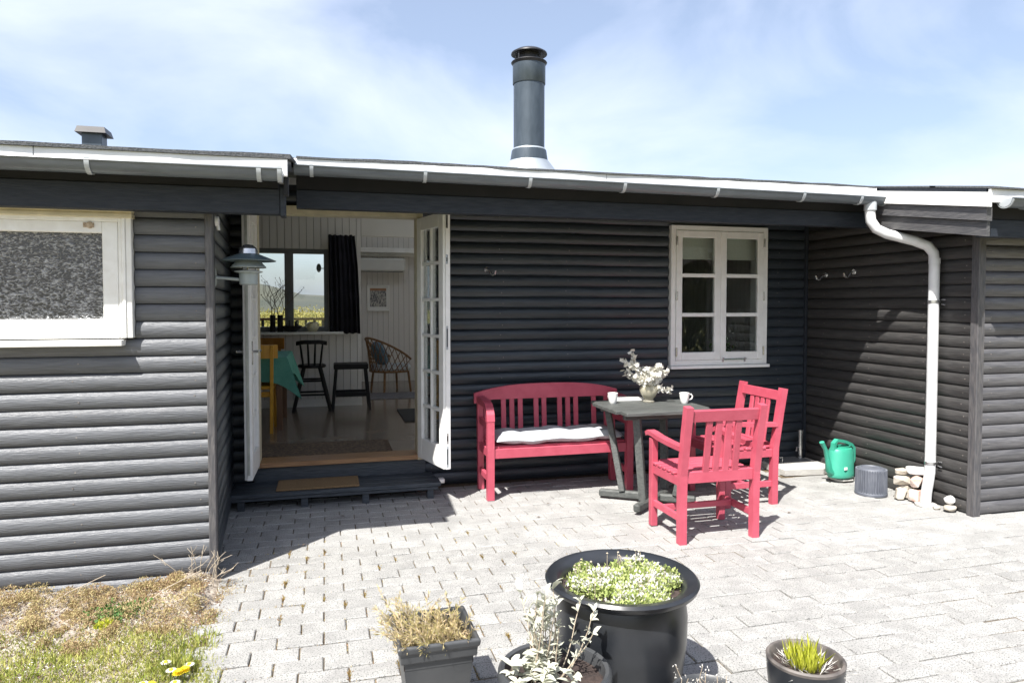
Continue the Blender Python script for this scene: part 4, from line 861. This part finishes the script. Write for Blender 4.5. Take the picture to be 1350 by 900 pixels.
for q in fl:
    ax = Vector((rr.gauss(0, 1), rr.gauss(0, 1) - .6, rr.gauss(0, 1) + .3)).normalized(); x = ax.orthogonal().normalized(); y = ax.cross(x)
    for k in range(5): a = 2 * math.pi * k / 5 + rr.random(); e = x * math.cos(a) + y * math.sin(a); P.append(q); D.append(e + ax * .45); U.append(ax.cross(e))
leaves('blossom', 'petal', [tuple(p) for p in P], [tuple(p) for p in D], [tuple(p) for p in U], .025, .023, vf, kind='stuff')
def cup(loc, rz, lab):
    t = thing('coffee_cup', lab, 'cup', loc, rz, 'white cups on the garden table')
    MB().lathe([(0, 0), (.024, 0), (.026, .004), (.032, .02), (.037, .05), (.041, .083), (.039, .084), (.034, .05), (.028, .02), (0, .012)], 24).build('body', 'china', t)
    MB().tube([(.035, 0, .068), (.055, 0, .072), (.066, 0, .055), (.060, 0, .036), (.035, 0, .026)], .0055, 8).build('handle', 'china', t)
cup((2.185, 5.11, .742), R(100), 'white cup at the left of the blossom vase'); cup((2.735, 4.97, .742), R(-10), 'white cup with its handle out, right of the blossom vase')
MB().box(-.14, .14, -.05, .05, 0, .03, .004).build('paper_box', 'china', None, (2.36, 5.24, .742), R(-4), label='flat white box lying behind the left cup', category='box')

# ------------------------------------------------------------ right corner: drain, tap, can, basket, stones
dr = MB(); dr.add([(3.93, 5.33, 0), (4.30, 5.285, 0), (4.46, 5.36, 0), (4.46, 5.80, 0), (3.93, 5.80, 0), (3.93, 5.33, .05), (4.30, 5.285, .05), (4.46, 5.36, .05), (4.46, 5.80, .05), (3.93, 5.80, .05)], [(0, 1, 2, 3, 4), (5, 6, 7, 8, 9)] + [(k, (k + 1) % 5, 5 + (k + 1) % 5, 5 + k) for k in range(5)])
dn = thing('drain_slab', 'pale concrete drain slab in the corner by the wall', 'slab', (0, 0, 0)); dr.build('slab', 'concrete', dn); box('grate', 'greyframe', dn, 3.97, 4.40, 5.58, 5.76, .051, .058, .002); MB().tube([(3.99, 5.60, .055), (3.99, 5.60, .10), (4.10, 5.60, .10), (4.10, 5.60, .055)], .006, 6).build('lifting_handle', 'steel', dn)
tp = thing('standpipe', 'short steel standpipe on the drain slab', 'pipe', (4.385, 5.72, .05)); MB().lathe([(0, 0), (.040, 0), (.040, .012), (.022, .014), (.022, .24), (.026, .242), (.026, .275), (0, .28)], 16).build('post', 'steel', tp); MB().tube([(-.02, 0, .11), (-.045, -.01, .11), (-.05, -.01, .075)], .008, 8).build('tap', 'steel', tp)
wcn = thing('watering_can', 'green plastic watering can beside the log wall', 'watering can', (4.28, 5.05, .045), R(12)); wcn.scale = (1.3, 1.3, 1.08)
MB().lathe([(0, 0), (.095, 0), (.100, .008), (.098, .03), (.093, .20), (.080, .225), (.05, .232), (0, .232)], 28, sy=.72).build('body', 'can', wcn)
MB().tube([(-.085, 0, .035), (-.112, 0, .06), (-.125, 0, .14), (-.150, 0, .23), (-.185, 0, .292)], [.026, .024, .017, .014, .016], 12).build('spout', 'can', wcn)
MB().quadsweep([(-.075, 0, .20), (-.070, 0, .27), (-.045, 0, .292), (.03, 0, .275), (.092, 0, .245), (.116, 0, .215), (.116, 0, .12), (.088, 0, .07)], .030, .022, (0, 1, 0)).build('handle', 'can', wcn)
MB().lathe([(.052, .225), (.055, .243), (.048, .244), (.045, .228)], 20, (.02, 0, 0), sy=.72).build('filler_neck', 'can', wcn)
MB().box(-.05, -.025, -.0715, -.066, .07, .09).build('sticker', 'white', wcn)
def rockmesh(seed, sx, sy, sz, flat=.0):
    r = random.Random(seed); bm = bmesh.new()
    for _ in range(26 if flat else 60):
        p = Vector((r.gauss(0, 1), r.gauss(0, 1), r.gauss(0, 1))).normalized()
        if flat: p = Vector([math.copysign(abs(c) ** flat, c) for c in p])
        bm.verts.new((p.x * sx * r.uniform(.85, 1.1), p.y * sy * r.uniform(.85, 1.1), p.z * sz * r.uniform(.9, 1.05)))
    res = bmesh.ops.convex_hull(bm, input=bm.verts[:]); bmesh.ops.delete(bm, geom=[e for e in res['geom_interior'] if isinstance(e, bmesh.types.BMVert)], context='VERTS')
    bmesh.ops.bevel(bm, geom=bm.edges[:], offset=.004, segments=1, affect='EDGES', clamp_overlap=True)
    zmin = min(q.co.z for q in bm.verts)
    for q in bm.verts: q.co.z -= zmin
    return MB().bm(bm, not flat)
rockmesh(9, .115, .095, .024, .8).build('flat_stone', 'concrete', None, (4.28, 5.05, -.001), label='flat stone under the green watering can', category='stone')
bk = thing('ribbed_basket', 'grey ribbed plastic tub turned upside down by the wall', 'tub', (4.225, 4.64, 0)); bk.scale = (1.04, 1.04, 1.12); 
MB().lathe([(.110, 0), (.112, .0), (.112, .022), (.103, .026), (.101, .170), (.098, .184), (.088, .194), (.070, .196), (.066, .190), (.0, .188)], 48).build('shell', 'basket', bk)
for k in range(34):
    a = 2 * math.pi * k / 34
    MB().bar((.107 * math.cos(a), .107 * math.sin(a), .024), (.1045 * math.cos(a), .1045 * math.sin(a), .186), .008, .014, (math.cos(a), math.sin(a), 0), .002).build('rib', 'basket', bk)
MB().lathe([(.112, .0), (.116, .004), (.116, .018), (.112, .022)], 32).build('base_ring', 'basket', bk)
for sd_, (x, y, z), s, mt, rz, lab in ((1, (4.40, 4.47, 0), (.075, .055, .062), 'stone', .3, 'rough pale stone at the foot of the stack by the downpipe'), (2, (4.33, 4.45, .0), (.05, .05, .055), 'stone', 1.2, 'small cream stone at the front of the stack by the downpipe'), (3, (4.39, 4.36, .0), (.05, .05, .055), 'brickred', .2, 'reddish stone low in the stack behind the downpipe'), (4, (4.355, 4.46, .105), (.065, .055, .045), 'stone', .2, 'pale blocky stone in the middle of the stack'), (5, (4.40, 4.365, .11), (.06, .045, .05), 'brickred', .6, 'pinkish broken brick in the stack beside the downpipe'), (6, (4.37, 4.48, .19), (.05, .04, .025), 'stone', .1, 'thin flat stone near the top of the stack'), (7, (4.42, 4.39, .205), (.085, .04, .035), 'white', -.7, 'whitish pointed stone on top of the stack')):
    rockmesh(sd_, *[c * .92 for c in s], .42).build('stone', mt, None, (x, y, z), rz, label=lab, category='stone', group='stones stacked by the downpipe')
for sd_, (x, y, z), s, lab in ((11, (4.44, 4.10, 0), (.06, .045, .025), 'flat pebble on the paving between downpipe and wall corner'), (12, (4.445, 4.11, .048), (.045, .04, .032), 'white rounded pebble resting on the flat one'), (13, (4.38, 4.16, 0), (.03, .025, .015), 'smallest pebble at the foot of the downpipe')): rockmesh(sd_, *s).build('pebble', 'stone' if sd_ != 12 else 'white', None, (x, y, z), .4, label=lab, category='pebble', group='pebbles by the downpipe')
MB().lathe([(.0, .0), (.075, 0), (.075, .014), (.045, .018), (0, .018)], 24).build('drain_cover', 'concrete', None, (4.39, 4.27, 0), label='round pale drain collar where the downpipe meets the paving', category='drain')

# ------------------------------------------------------------ pots and plants
bp = thing('planter_pot', 'largest pot, round glossy black planter with a broad rim', 'pot', (1.10, 2.48, 0))
MB().lathe([(0, 0), (.185, 0), (.205, .02), (.235, .12), (.250, .24), (.252, .34), (.244, .40), (.236, .425)], 48).build('body', 'pot', bp)
MB().lathe([(.236, .42), (.262, .428), (.290, .445), (.297, .462), (.288, .472), (.258, .468), (.236, .452), (.228, .43), (.224, .36)], 48).build('rim', 'pot', bp)
MB().disc(.228, .425, 36, dz=.006).build('soil', 'soil', bp)
pl = thing('groundcover_plant', 'low green and white groundcover filling the largest pot', 'plant', (1.10, 2.48, .425))
K = 125; ka = npr.uniform(0, 6.283, K); kr = .213 * np.sqrt(npr.random(K)); kx, ky = kr * np.cos(ka) + .015, kr * np.sin(ka) - .005; n = 8500
keep = ~((np.abs(kx + .0) < .05) & (ky > .08)) & ~((kx > .10) & (ky < -.10)); kx, ky = kx[keep], ky[keep]; K = len(kx)
k = npr.integers(0, K, n); kh = npr.uniform(.015, .05, K)
P = np.stack([kx[k] + npr.normal(0, .017, n), ky[k] + npr.normal(0, .017, n), kh[k] * npr.random(n)], 1); leaves('foliage', 'cover', P, rdir(n, .9), rdir(n), npr.uniform(.010, .022, n), npr.uniform(.006, .011, n), pl, kind='stuff')
n = 2300; k = npr.integers(0, K // 2, n); P = np.stack([kx[k] + npr.normal(0, .014, n), ky[k] + npr.normal(0, .014, n), kh[k] * npr.uniform(.6, 1.2, n)], 1); leaves('pale_foliage', 'coverw', P, rdir(n, .9), rdir(n), npr.uniform(.009, .017, n), .008, pl, kind='stuff')
m = MB()
for _ in range(22): a = rnd.uniform(0, 6.28); r_ = rnd.uniform(.08, .21); x, y = r_ * math.cos(a), r_ * math.sin(a); h = rnd.uniform(.05, .085); m.tube([(x, y, 0), (x + rnd.uniform(-.01, .01), y, h)], .0012, 4); m.lathe([(0, 0), (.005, .004), (0, .009)], 5, (x, y, h))
m.build('seed_heads', 'drytwig', pl, kind='stuff')

spt = thing('sage_pot', 'round dark grey pot in front of the largest pot', 'pot', (.735, 2.20, 0))
MB().lathe([(0, 0), (.13, 0), (.14, .01), (.165, .24), (.172, .262)], 40).build('body', 'pot_grey', spt); MB().lathe([(.166, .245), (.184, .252), (.194, .27), (.192, .292), (.182, .302), (.170, .297), (.163, .27), (.160, .20)], 40).build('rim', 'pot_grey', spt)
MB().disc(.163, .262, 30, dz=.008).build('soil', 'soil', spt)
sg = thing('sage_plant', 'silvery sage with upright stems and broad pale leaves', 'plant', (.735, 2.20, .262))
def leafmesh(L, W, k):
    m = MB(); V = []; r = random.Random(k); cv = r.uniform(.05, .25)
    for t, w_ in ((0, .06), (.15, .55), (.4, 1), (.7, .8), (.9, .35), (1, .02)):
        z = cv * L * math.sin(t * 2.2) - .25 * L * t * t * r.uniform(.3, 1); V += [(-W / 2 * w_, t * L, z + W * .12 * w_), (0, t * L, z), (W / 2 * w_, t * L, z + W * .12 * w_)]
    m.add(V, [(3 * i + j, 3 * i + 1 + j, 3 * i + 4 + j, 3 * i + 3 + j) for i in range(5) for j in (0, 1)], True); return m.mesh('leaf', 'sage')
LM = [leafmesh(.052, .022, k) for k in range(4)] + [leafmesh(.038, .014, k + 9) for k in range(3)]
rr = random.Random(21); ms = MB(); cnt = 0; SP = []; SD = []
stems = [((-.035 + rr.uniform(-.04, .05), .02 + rr.uniform(-.04, .04)), (rr.uniform(-.22, .20), rr.uniform(-.2, .2), 1), rr.uniform(.17, .33), 'up') for _ in range(17)] + [((-.10 + rr.uniform(-.06, .06), -.03 + rr.uniform(-.08, .07)), (rr.uniform(-.6, .3), rr.uniform(-.6, .3), .8), rr.uniform(.05, .10), 'low') for _ in range(11)] + [((.03, .03), (.42, -.1, 1), .25, 'up'), ((.04, .0), (.62, .1, .85), .24, 'up'), ((.02, .0), (.55, -.2, .7), .20, 'up'), ((.02, -.08), (.1, -.5, .9), .09, 'low')]
for (x, y), d, L, kd in stems:
    p = Vector((x, y, -.005)); d = Vector(d).normalized(); pts = [p]; n_ = 7
    for k in range(n_): d = (d + Vector((rr.uniform(-.1, .1), rr.uniform(-.1, .1), .04))).normalized(); p = p + d * L / n_; pts.append(p)
    ms.tube(pts, [.0028 - .0002 * k for k in range(n_ + 1)], 5)
    for k, q in enumerate(pts):
        if k < 2: continue
        if kd == 'up' and k < 6:
            for s_ in range(3): a = rr.uniform(0, 6.283); SP.append(tuple(q + Vector((0, 0, rr.uniform(-.015, .015))))); SD.append((math.cos(a), math.sin(a), rr.uniform(.3, 1.4)))
            continue
        for s_ in range(3 if kd == 'up' else (2 if k < n_ else 4)):
            a = rr.uniform(0, 6.283); dd = Vector((math.cos(a), math.sin(a), rr.uniform(.3, 1.2) if kd == 'up' else rr.uniform(.05, .7))).normalized()
            o = link('leaf', LM[rr.randrange(4) if kd == 'low' or rr.random() < .3 else 4 + rr.randrange(3)], sg, q); sc_ = rr.uniform(.65, 1.1); o.scale = (sc_,) * 3
            o.rotation_euler = (dd.to_track_quat('Y', 'Z') @ Matrix.Rotation(rr.uniform(-.5, .5), 4, 'Y').to_quaternion()).to_euler(); cnt += 1
leaves('small_foliage', 'sage', SP, SD, rdir(len(SP)), npr.uniform(.018, .034, len(SP)), npr.uniform(.006, .011, len(SP)), sg, kind='stuff')
ms.build('stems', 'drytwig', sg)

sq = thing('square_pot', 'square dark grey plastic pot with a stepped rim', 'pot', (.385, 2.62, 0), R(1))
def ringbox(m, levels):
    V = []
    for h, z in levels: V += [(-h, -h, z), (h, -h, z), (h, h, z), (-h, h, z)]
    m.add(V, [(4 * i + k, 4 * i + (k + 1) % 4, 4 * i + 4 + (k + 1) % 4, 4 * i + 4 + k) for i in range(len(levels) - 1) for k in range(4)]); return m
ringbox(MB().add([(-.105, -.105, 0), (.105, -.105, 0), (.105, .105, 0), (-.105, .105, 0)], [(0, 1, 2, 3)]), [(.105, 0), (.130, .235)]).build('body', 'pot_grey', sq)
o = ringbox(MB(), [(.128, .225), (.140, .228), (.143, .262), (.150, .268), (.153, .288), (.146, .296), (.136, .294), (.130, .26), (.128, .20)]).build('rim', 'pot_grey', sq); bv = o.modifiers.new('b', 'BEVEL'); bv.width = .004; bv.segments = 2
MB().box(-.128, .128, -.128, .128, .20, .255).build('soil', 'soil', sq)
dpn = thing('lavender_plant', 'dry straggling lavender spilling from the square pot', 'plant', (.385, 2.62, .255)); ms = MB(); P = []; D = []
rr = random.Random(8)
for _ in range(105):
    x, y = rr.uniform(-.12, .12), rr.uniform(-.12, .12)
    if x > .02 and y > .06 and rr.random() < .7: continue
    p = Vector((x, y, -.005)); d = Vector((x * 4 - .35 + rr.gauss(0, .35), y * 4 - .1 + rr.gauss(0, .35), .9)).normalized(); L = rr.uniform(.05, .15) * (1.25 if x < -.02 else .8); pts = [p]
    for k in range(5): d = (d + Vector((rr.gauss(0, .14), rr.gauss(0, .14), rr.gauss(0, .12)))).normalized(); p = p + d * L / 5; pts.append(p)
    ms.tube(pts, .0013, 4)
    for k in range(1, 6):
        for s in range(7): P.append(pts[k] + (pts[k - 1] - pts[k]) * rr.random()); e = Vector((rr.gauss(0, 1), rr.gauss(0, 1), rr.gauss(0, 1))) * .55 + d; D.append(e)
ms.build('stems', 'drytwig', dpn, kind='stuff'); n = len(P); leaves('foliage', 'dryleaf', [tuple(p) for p in P], [tuple(p) for p in D], rdir(n), npr.uniform(.016, .034, n), .0032, dpn, kind='stuff')

gt = thing('small_pot', 'small tilted round black pot with a worn rim', 'pot', (1.66, 2.12, 0))
MB().lathe([(0, 0), (.10, 0), (.112, .01), (.132, .20), (.134, .243)], 36).build('body', 'pot', gt); MB().lathe([(.134, .24), (.136, .250), (.131, .256), (.124, .254), (.119, .246), (.115, .19)], 36).build('rim', 'potrim', gt); MB().disc(.119, .215, 30, dz=.006).build('soil', 'soil', gt)
gg = thing('grass_plant', 'tuft of yellow green grass in the small black pot', 'plant', (1.66, 2.12, .215))
n = 330; a = npr.uniform(0, 6.28, n); r_ = .055 * np.sqrt(npr.random(n)); P = np.stack([r_ * np.cos(a), r_ * np.sin(a), np.zeros(n)], 1); D = np.stack([P[:, 0] * 4 + npr.normal(0, .14, n), P[:, 1] * 4 + npr.normal(0, .14, n), np.ones(n)], 1)
leaves('blades', 'grassy', P, D, rdir(n), npr.uniform(.03, .105, n), .0015, gg, kind='stuff')
n = 120; P = np.stack([npr.normal(0, .06, n), npr.normal(0, .055, n), np.zeros(n)], 1); leaves('dry_blades', 'coverw', P, np.stack([P[:, 0] * 9 + npr.normal(0, .4, n), P[:, 1] * 9 + npr.normal(0, .4, n), np.full(n, .5)], 1), rdir(n), npr.uniform(.03, .07, n), .002, gg, kind='stuff')
ep = thing('edge_pot', 'small dark pot cut off by the bottom edge of the picture', 'pot', (1.255, 2.10, 0)); MB().lathe([(0, 0), (.09, 0), (.12, .17), (.128, .185), (.122, .192), (.112, .18), (.108, .14)], 30).build('body', 'pot_grey', ep); MB().disc(.110, .16, 24, dz=.005).build('soil', 'soil', ep)
ed = thing('dry_plant', 'dry twigs with pale tips in the pot at the bottom edge', 'plant', (1.255, 2.10, .16)); ms = MB(); P = []; rr = random.Random(4)
for _ in range(16):
    x, y = rr.uniform(-.09, .06), rr.uniform(-.06, .06); h = rr.uniform(.04, .11); pts = [(x, y, 0), (x + rr.gauss(0, .01), y, h * .5), (x + rr.gauss(0, .02), y + rr.gauss(0, .01), h)]; ms.tube(pts, .0014, 4)
    for s in range(9): P.append((pts[2][0] + rr.gauss(0, .006), pts[2][1] + rr.gauss(0, .006), h * rr.uniform(.55, 1.05)))
ms.build('twigs', 'drytwig', ed, kind='stuff'); n = len(P); leaves('tips', 'coverw', P, rdir(n, .5), rdir(n), .009, .004, ed, kind='stuff')

# ------------------------------------------------------------ weeds and turf at the left
def gz(x, y):
    z = -.012 + .05 * np.exp(-((y - 4.0) / .5) ** 2) * (.5 + .5 * np.sin(x * 7)) + .012 * np.sin(x * 13 + y * 9) + .01 * np.sin(x * 5 - y * 17)
    return np.where(x > -.62, np.minimum(z, -.012 + .03 * (-.38 - x)), z)
def edge(y): return -.49 + .03 * np.sin(y * 5)
n = 170000; x = -2.3 + 1.9 * npr.random(n); y = 1.9 + 1.75 * npr.random(n)
patch = .5 + .5 * np.sin(x * 5.1 + 1.3 * np.sin(y * 4)) * np.sin(y * 6.2 + x * 2); keep = (npr.random(n) < .25 + .75 * patch) & (x < edge(y) + npr.normal(0, .03, n)) & (npr.random(n) < np.clip((3.62 - y) / .5, 0, 1) + .05); x, y = x[keep], y[keep]; n = len(x)
P = np.stack([x, y, gz(x, y) - .003], 1); leaves('turf', 'turf', P, rdir(n, 1.6) * np.array([1, 1, 1]), rdir(n), npr.uniform(.014, .044, n), npr.uniform(.0022, .0045, n), kind='stuff', label='patchy yellow green turf at the lower left', category='grass')
K = 210; kx = -2.3 + 1.85 * npr.random(K); ky = 3.42 + .66 * npr.random(K) ** .7; kk = (kx < -.55); kx, ky = kx[kk], ky[kk]; K = len(kx); kh = npr.uniform(.02, .085, K); n = 52000; k = npr.integers(0, K, n); d = rdir(n); d /= np.linalg.norm(d, axis=1)[:, None]
x = kx[k] + d[:, 0] * kh[k] * 1.1 * npr.random(n) ** .4; y = np.minimum(ky[k] + d[:, 1] * kh[k] * 1.1, 4.10); z = gz(x, y) + np.abs(d[:, 2]) * kh[k] * .8
leaves('heath_weeds', 'heath', np.stack([x, y, z], 1), rdir(n, .8), rdir(n), npr.uniform(.006, .016, n), npr.uniform(.003, .006, n), kind='stuff', label='rusty dry creeping weeds along the foot of the grey log wall', category='weeds')
n = 9000; x = -.56 + npr.normal(0, .07, n); y = 2.2 + 1.9 * npr.random(n); kp = np.sin(y * 9) * np.sin(y * 4 + 1) > -.1; x, y = x[kp], y[kp]; n = len(x)
leaves('edge_weeds', 'heath', np.stack([x, y, gz(x, y)], 1), rdir(n, .6), rdir(n), npr.uniform(.006, .018, n), .005, kind='stuff', label='dry weeds creeping over the edge of the paving', category='weeds')
def tuft(x, y, n, r, L, mat, lab, name='grass_tuft', up=2.0, wd=.004):
    a = npr.uniform(0, 6.28, n); q = r * np.sqrt(npr.random(n)); P = np.stack([q * np.cos(a), q * np.sin(a), np.zeros(n)], 1); D = np.stack([P[:, 0] / r + npr.normal(0, .3, n), P[:, 1] / r + npr.normal(0, .3, n), np.full(n, up)], 1)
    leaves(name, mat, P, D, rdir(n), npr.uniform(L * .5, L, n), wd, None, loc=(x, y, float(gz(np.array(x), np.array(y)))), label=lab, category='grass')
tuft(-.62, 3.10, 120, .05, .085, 'turf', 'yellow grass tuft beside the daisies near the paving'); tuft(-.56, 3.34, 150, .09, .055, 'turf', 'grass tuft spreading at the paving edge below the wall corner'); tuft(-1.02, 3.62, 110, .035, .05, 'grassy', 'bright green weed clump in the middle of the weedy strip', 'weed_clump', 1.0, .008)
n = 500; P = np.stack([npr.normal(0, .07, n), npr.normal(0, .05, n), npr.uniform(0, .05, n)], 1)
leaves('green_weed', 'green', P, rdir(n, .8), rdir(n), .02, .01, None, loc=(-.98, 3.72, .0), kind='stuff', label='grey green leafy weed below the window end', category='plant')
tw = thing('dry_weed', 'tall bleached dry weed standing at the wing corner', 'plant', (-.66, 4.03, 0)); m = MB(); rr = random.Random(12)
for _ in range(16):
    x, y = rr.gauss(0, .035), rr.gauss(0, .025) - .02; h = rr.uniform(.08, .24); dx = rr.gauss(0, .07); m.tube([(x, y, 0), (x + dx * .4, y - .01, h * .6), (x + dx, y - .02, h)], .0018, 4)
    for s in range(3): z = h * rr.uniform(.5, 1); t = z / h; m.tube([(x + dx * t, y - .015, z), (x + dx * t + rr.gauss(0, .025), y - .015 + rr.gauss(0, .02), z + .03)], .0011, 4)
m.build('stalks', 'drytwig', tw)
for (x, y, lab) in ((-.75, 3.86, 'bleached twig leaning against the lowest log'), (-1.22, 3.92, 'bent dry twig lying below the log wall')):
    t = thing('dry_twig', lab, 'twig', (x, y, .02)); MB().tube([(-.14, -.03, 0), (-.05, .02, .05), (.10, .08, .10)], .0022, 5).build('stick', 'drytwig', t)
def daisy(x, y, kind, lab, s=1.):
    t = thing('daisy' if kind == 'w' else 'dandelion', lab, 'flower', (x, y, float(gz(np.array(x), np.array(y)))), 0, 'flowers in the turf'); h = .05; MB().tube([(0, 0, 0), (.004, 0, h)], .0018, 4).build('stem', 'green', t)
    P = []; D = []; U = []
    for ring_ in range(1 if kind == 'w' else 3):
        for k in range(16): a = 2 * math.pi * k / 16 + ring_ * .2; P.append((.004, 0, h)); D.append((math.cos(a), math.sin(a), .15 + .5 * ring_)); U.append((-math.sin(a), math.cos(a), 0))
    leaves('petals', 'petal' if kind == 'w' else 'daisy_y', P, D, U, .021 * s, .008, t)
    MB().lathe([(0, .008), (.007, .005), (.009, 0), (0, -.002)], 10, (.004, 0, h + .002)).build('disc', 'daisy_y', t)
daisy(-0.655, 3.092, 'w', 'left white daisy of the upper pair in the turf', 1.1)
daisy(-0.621, 3.021, 'w', 'white daisy just above the dandelions', 1.1)
daisy(-0.562, 3.067, 'w', 'white daisy on the paving side of the grass tuft', 1.1)
daisy(-0.593, 2.948, 'w', 'white daisy directly below the dandelions', 1.1)
daisy(-0.713, 2.974, 'w', 'lowest white daisy at the bottom edge of the turf', 1.1)
daisy(-0.592, 3.001, 'y', 'left one of the two yellow dandelions', 1.1)
daisy(-0.570, 3.019, 'y', 'right one of the two yellow dandelions', 1.1)
daisy(-0.681, 2.954, 'y', 'yellow dandelion at the bottom edge beside a daisy', 1.1)
n = 6500; x = -2.3 + 1.9 * npr.random(n); y = 2.0 + 2.1 * npr.random(n); kp = x < edge(y) + npr.normal(0, .03, n); x, y = x[kp], y[kp]; n = len(x); D = rdir(n); D[:, 2] *= .25
leaves('litter', 'coverw', np.stack([x, y, gz(x, y) + .004], 1), D, rdir(n), npr.uniform(.008, .03, n), npr.uniform(.002, .006, n), kind='stuff', label='bleached straw and leaf litter on the bare soil', category='litter')
n = 9000; x = -2.3 + 1.9 * npr.random(n); y = 3.0 + 1.1 * npr.random(n); kp = x < edge(y); x, y = x[kp], y[kp]; n = len(x); D = rdir(n); D[:, 2] *= .4
leaves('brown_litter', 'brownleaf', np.stack([x, y, gz(x, y) + .003], 1), D, rdir(n), npr.uniform(.006, .02, n), npr.uniform(.003, .008, n), kind='stuff', label='dark brown leaf litter under the weeds', category='litter')
# dry leaves blown on the paving
for k, (x, y) in enumerate(((1.62, 5.02), (1.86, 4.98), (.10, 5.10), (-.15, 4.55), (1.45, 4.72), (3.25, 4.35))):
    t = MB(); t.add([(-.016, 0, .004), (0, -.008, .010), (.018, .002, .005), (0, .009, .009), (-.016, 0, .003), (0, -.008, .0088), (.018, .002, .004), (0, .009, .008)], [(0, 1, 2, 3), (7, 6, 5, 4)]); 
    t.build('dry_leaf', 'bark', None, (x, y, .004), k * 1.3, label=('dry leaf on the sunny paving left of the table foot', 'dry leaf on the sunny paving nearest the table foot', 'dry leaf on the shaded paving below the step', 'dry leaf on the shaded paving near the shadow edge', 'dry leaf on the sunny paving below the bench end', 'dry leaf on the sunny paving right of the front chair')[k], category='leaf')
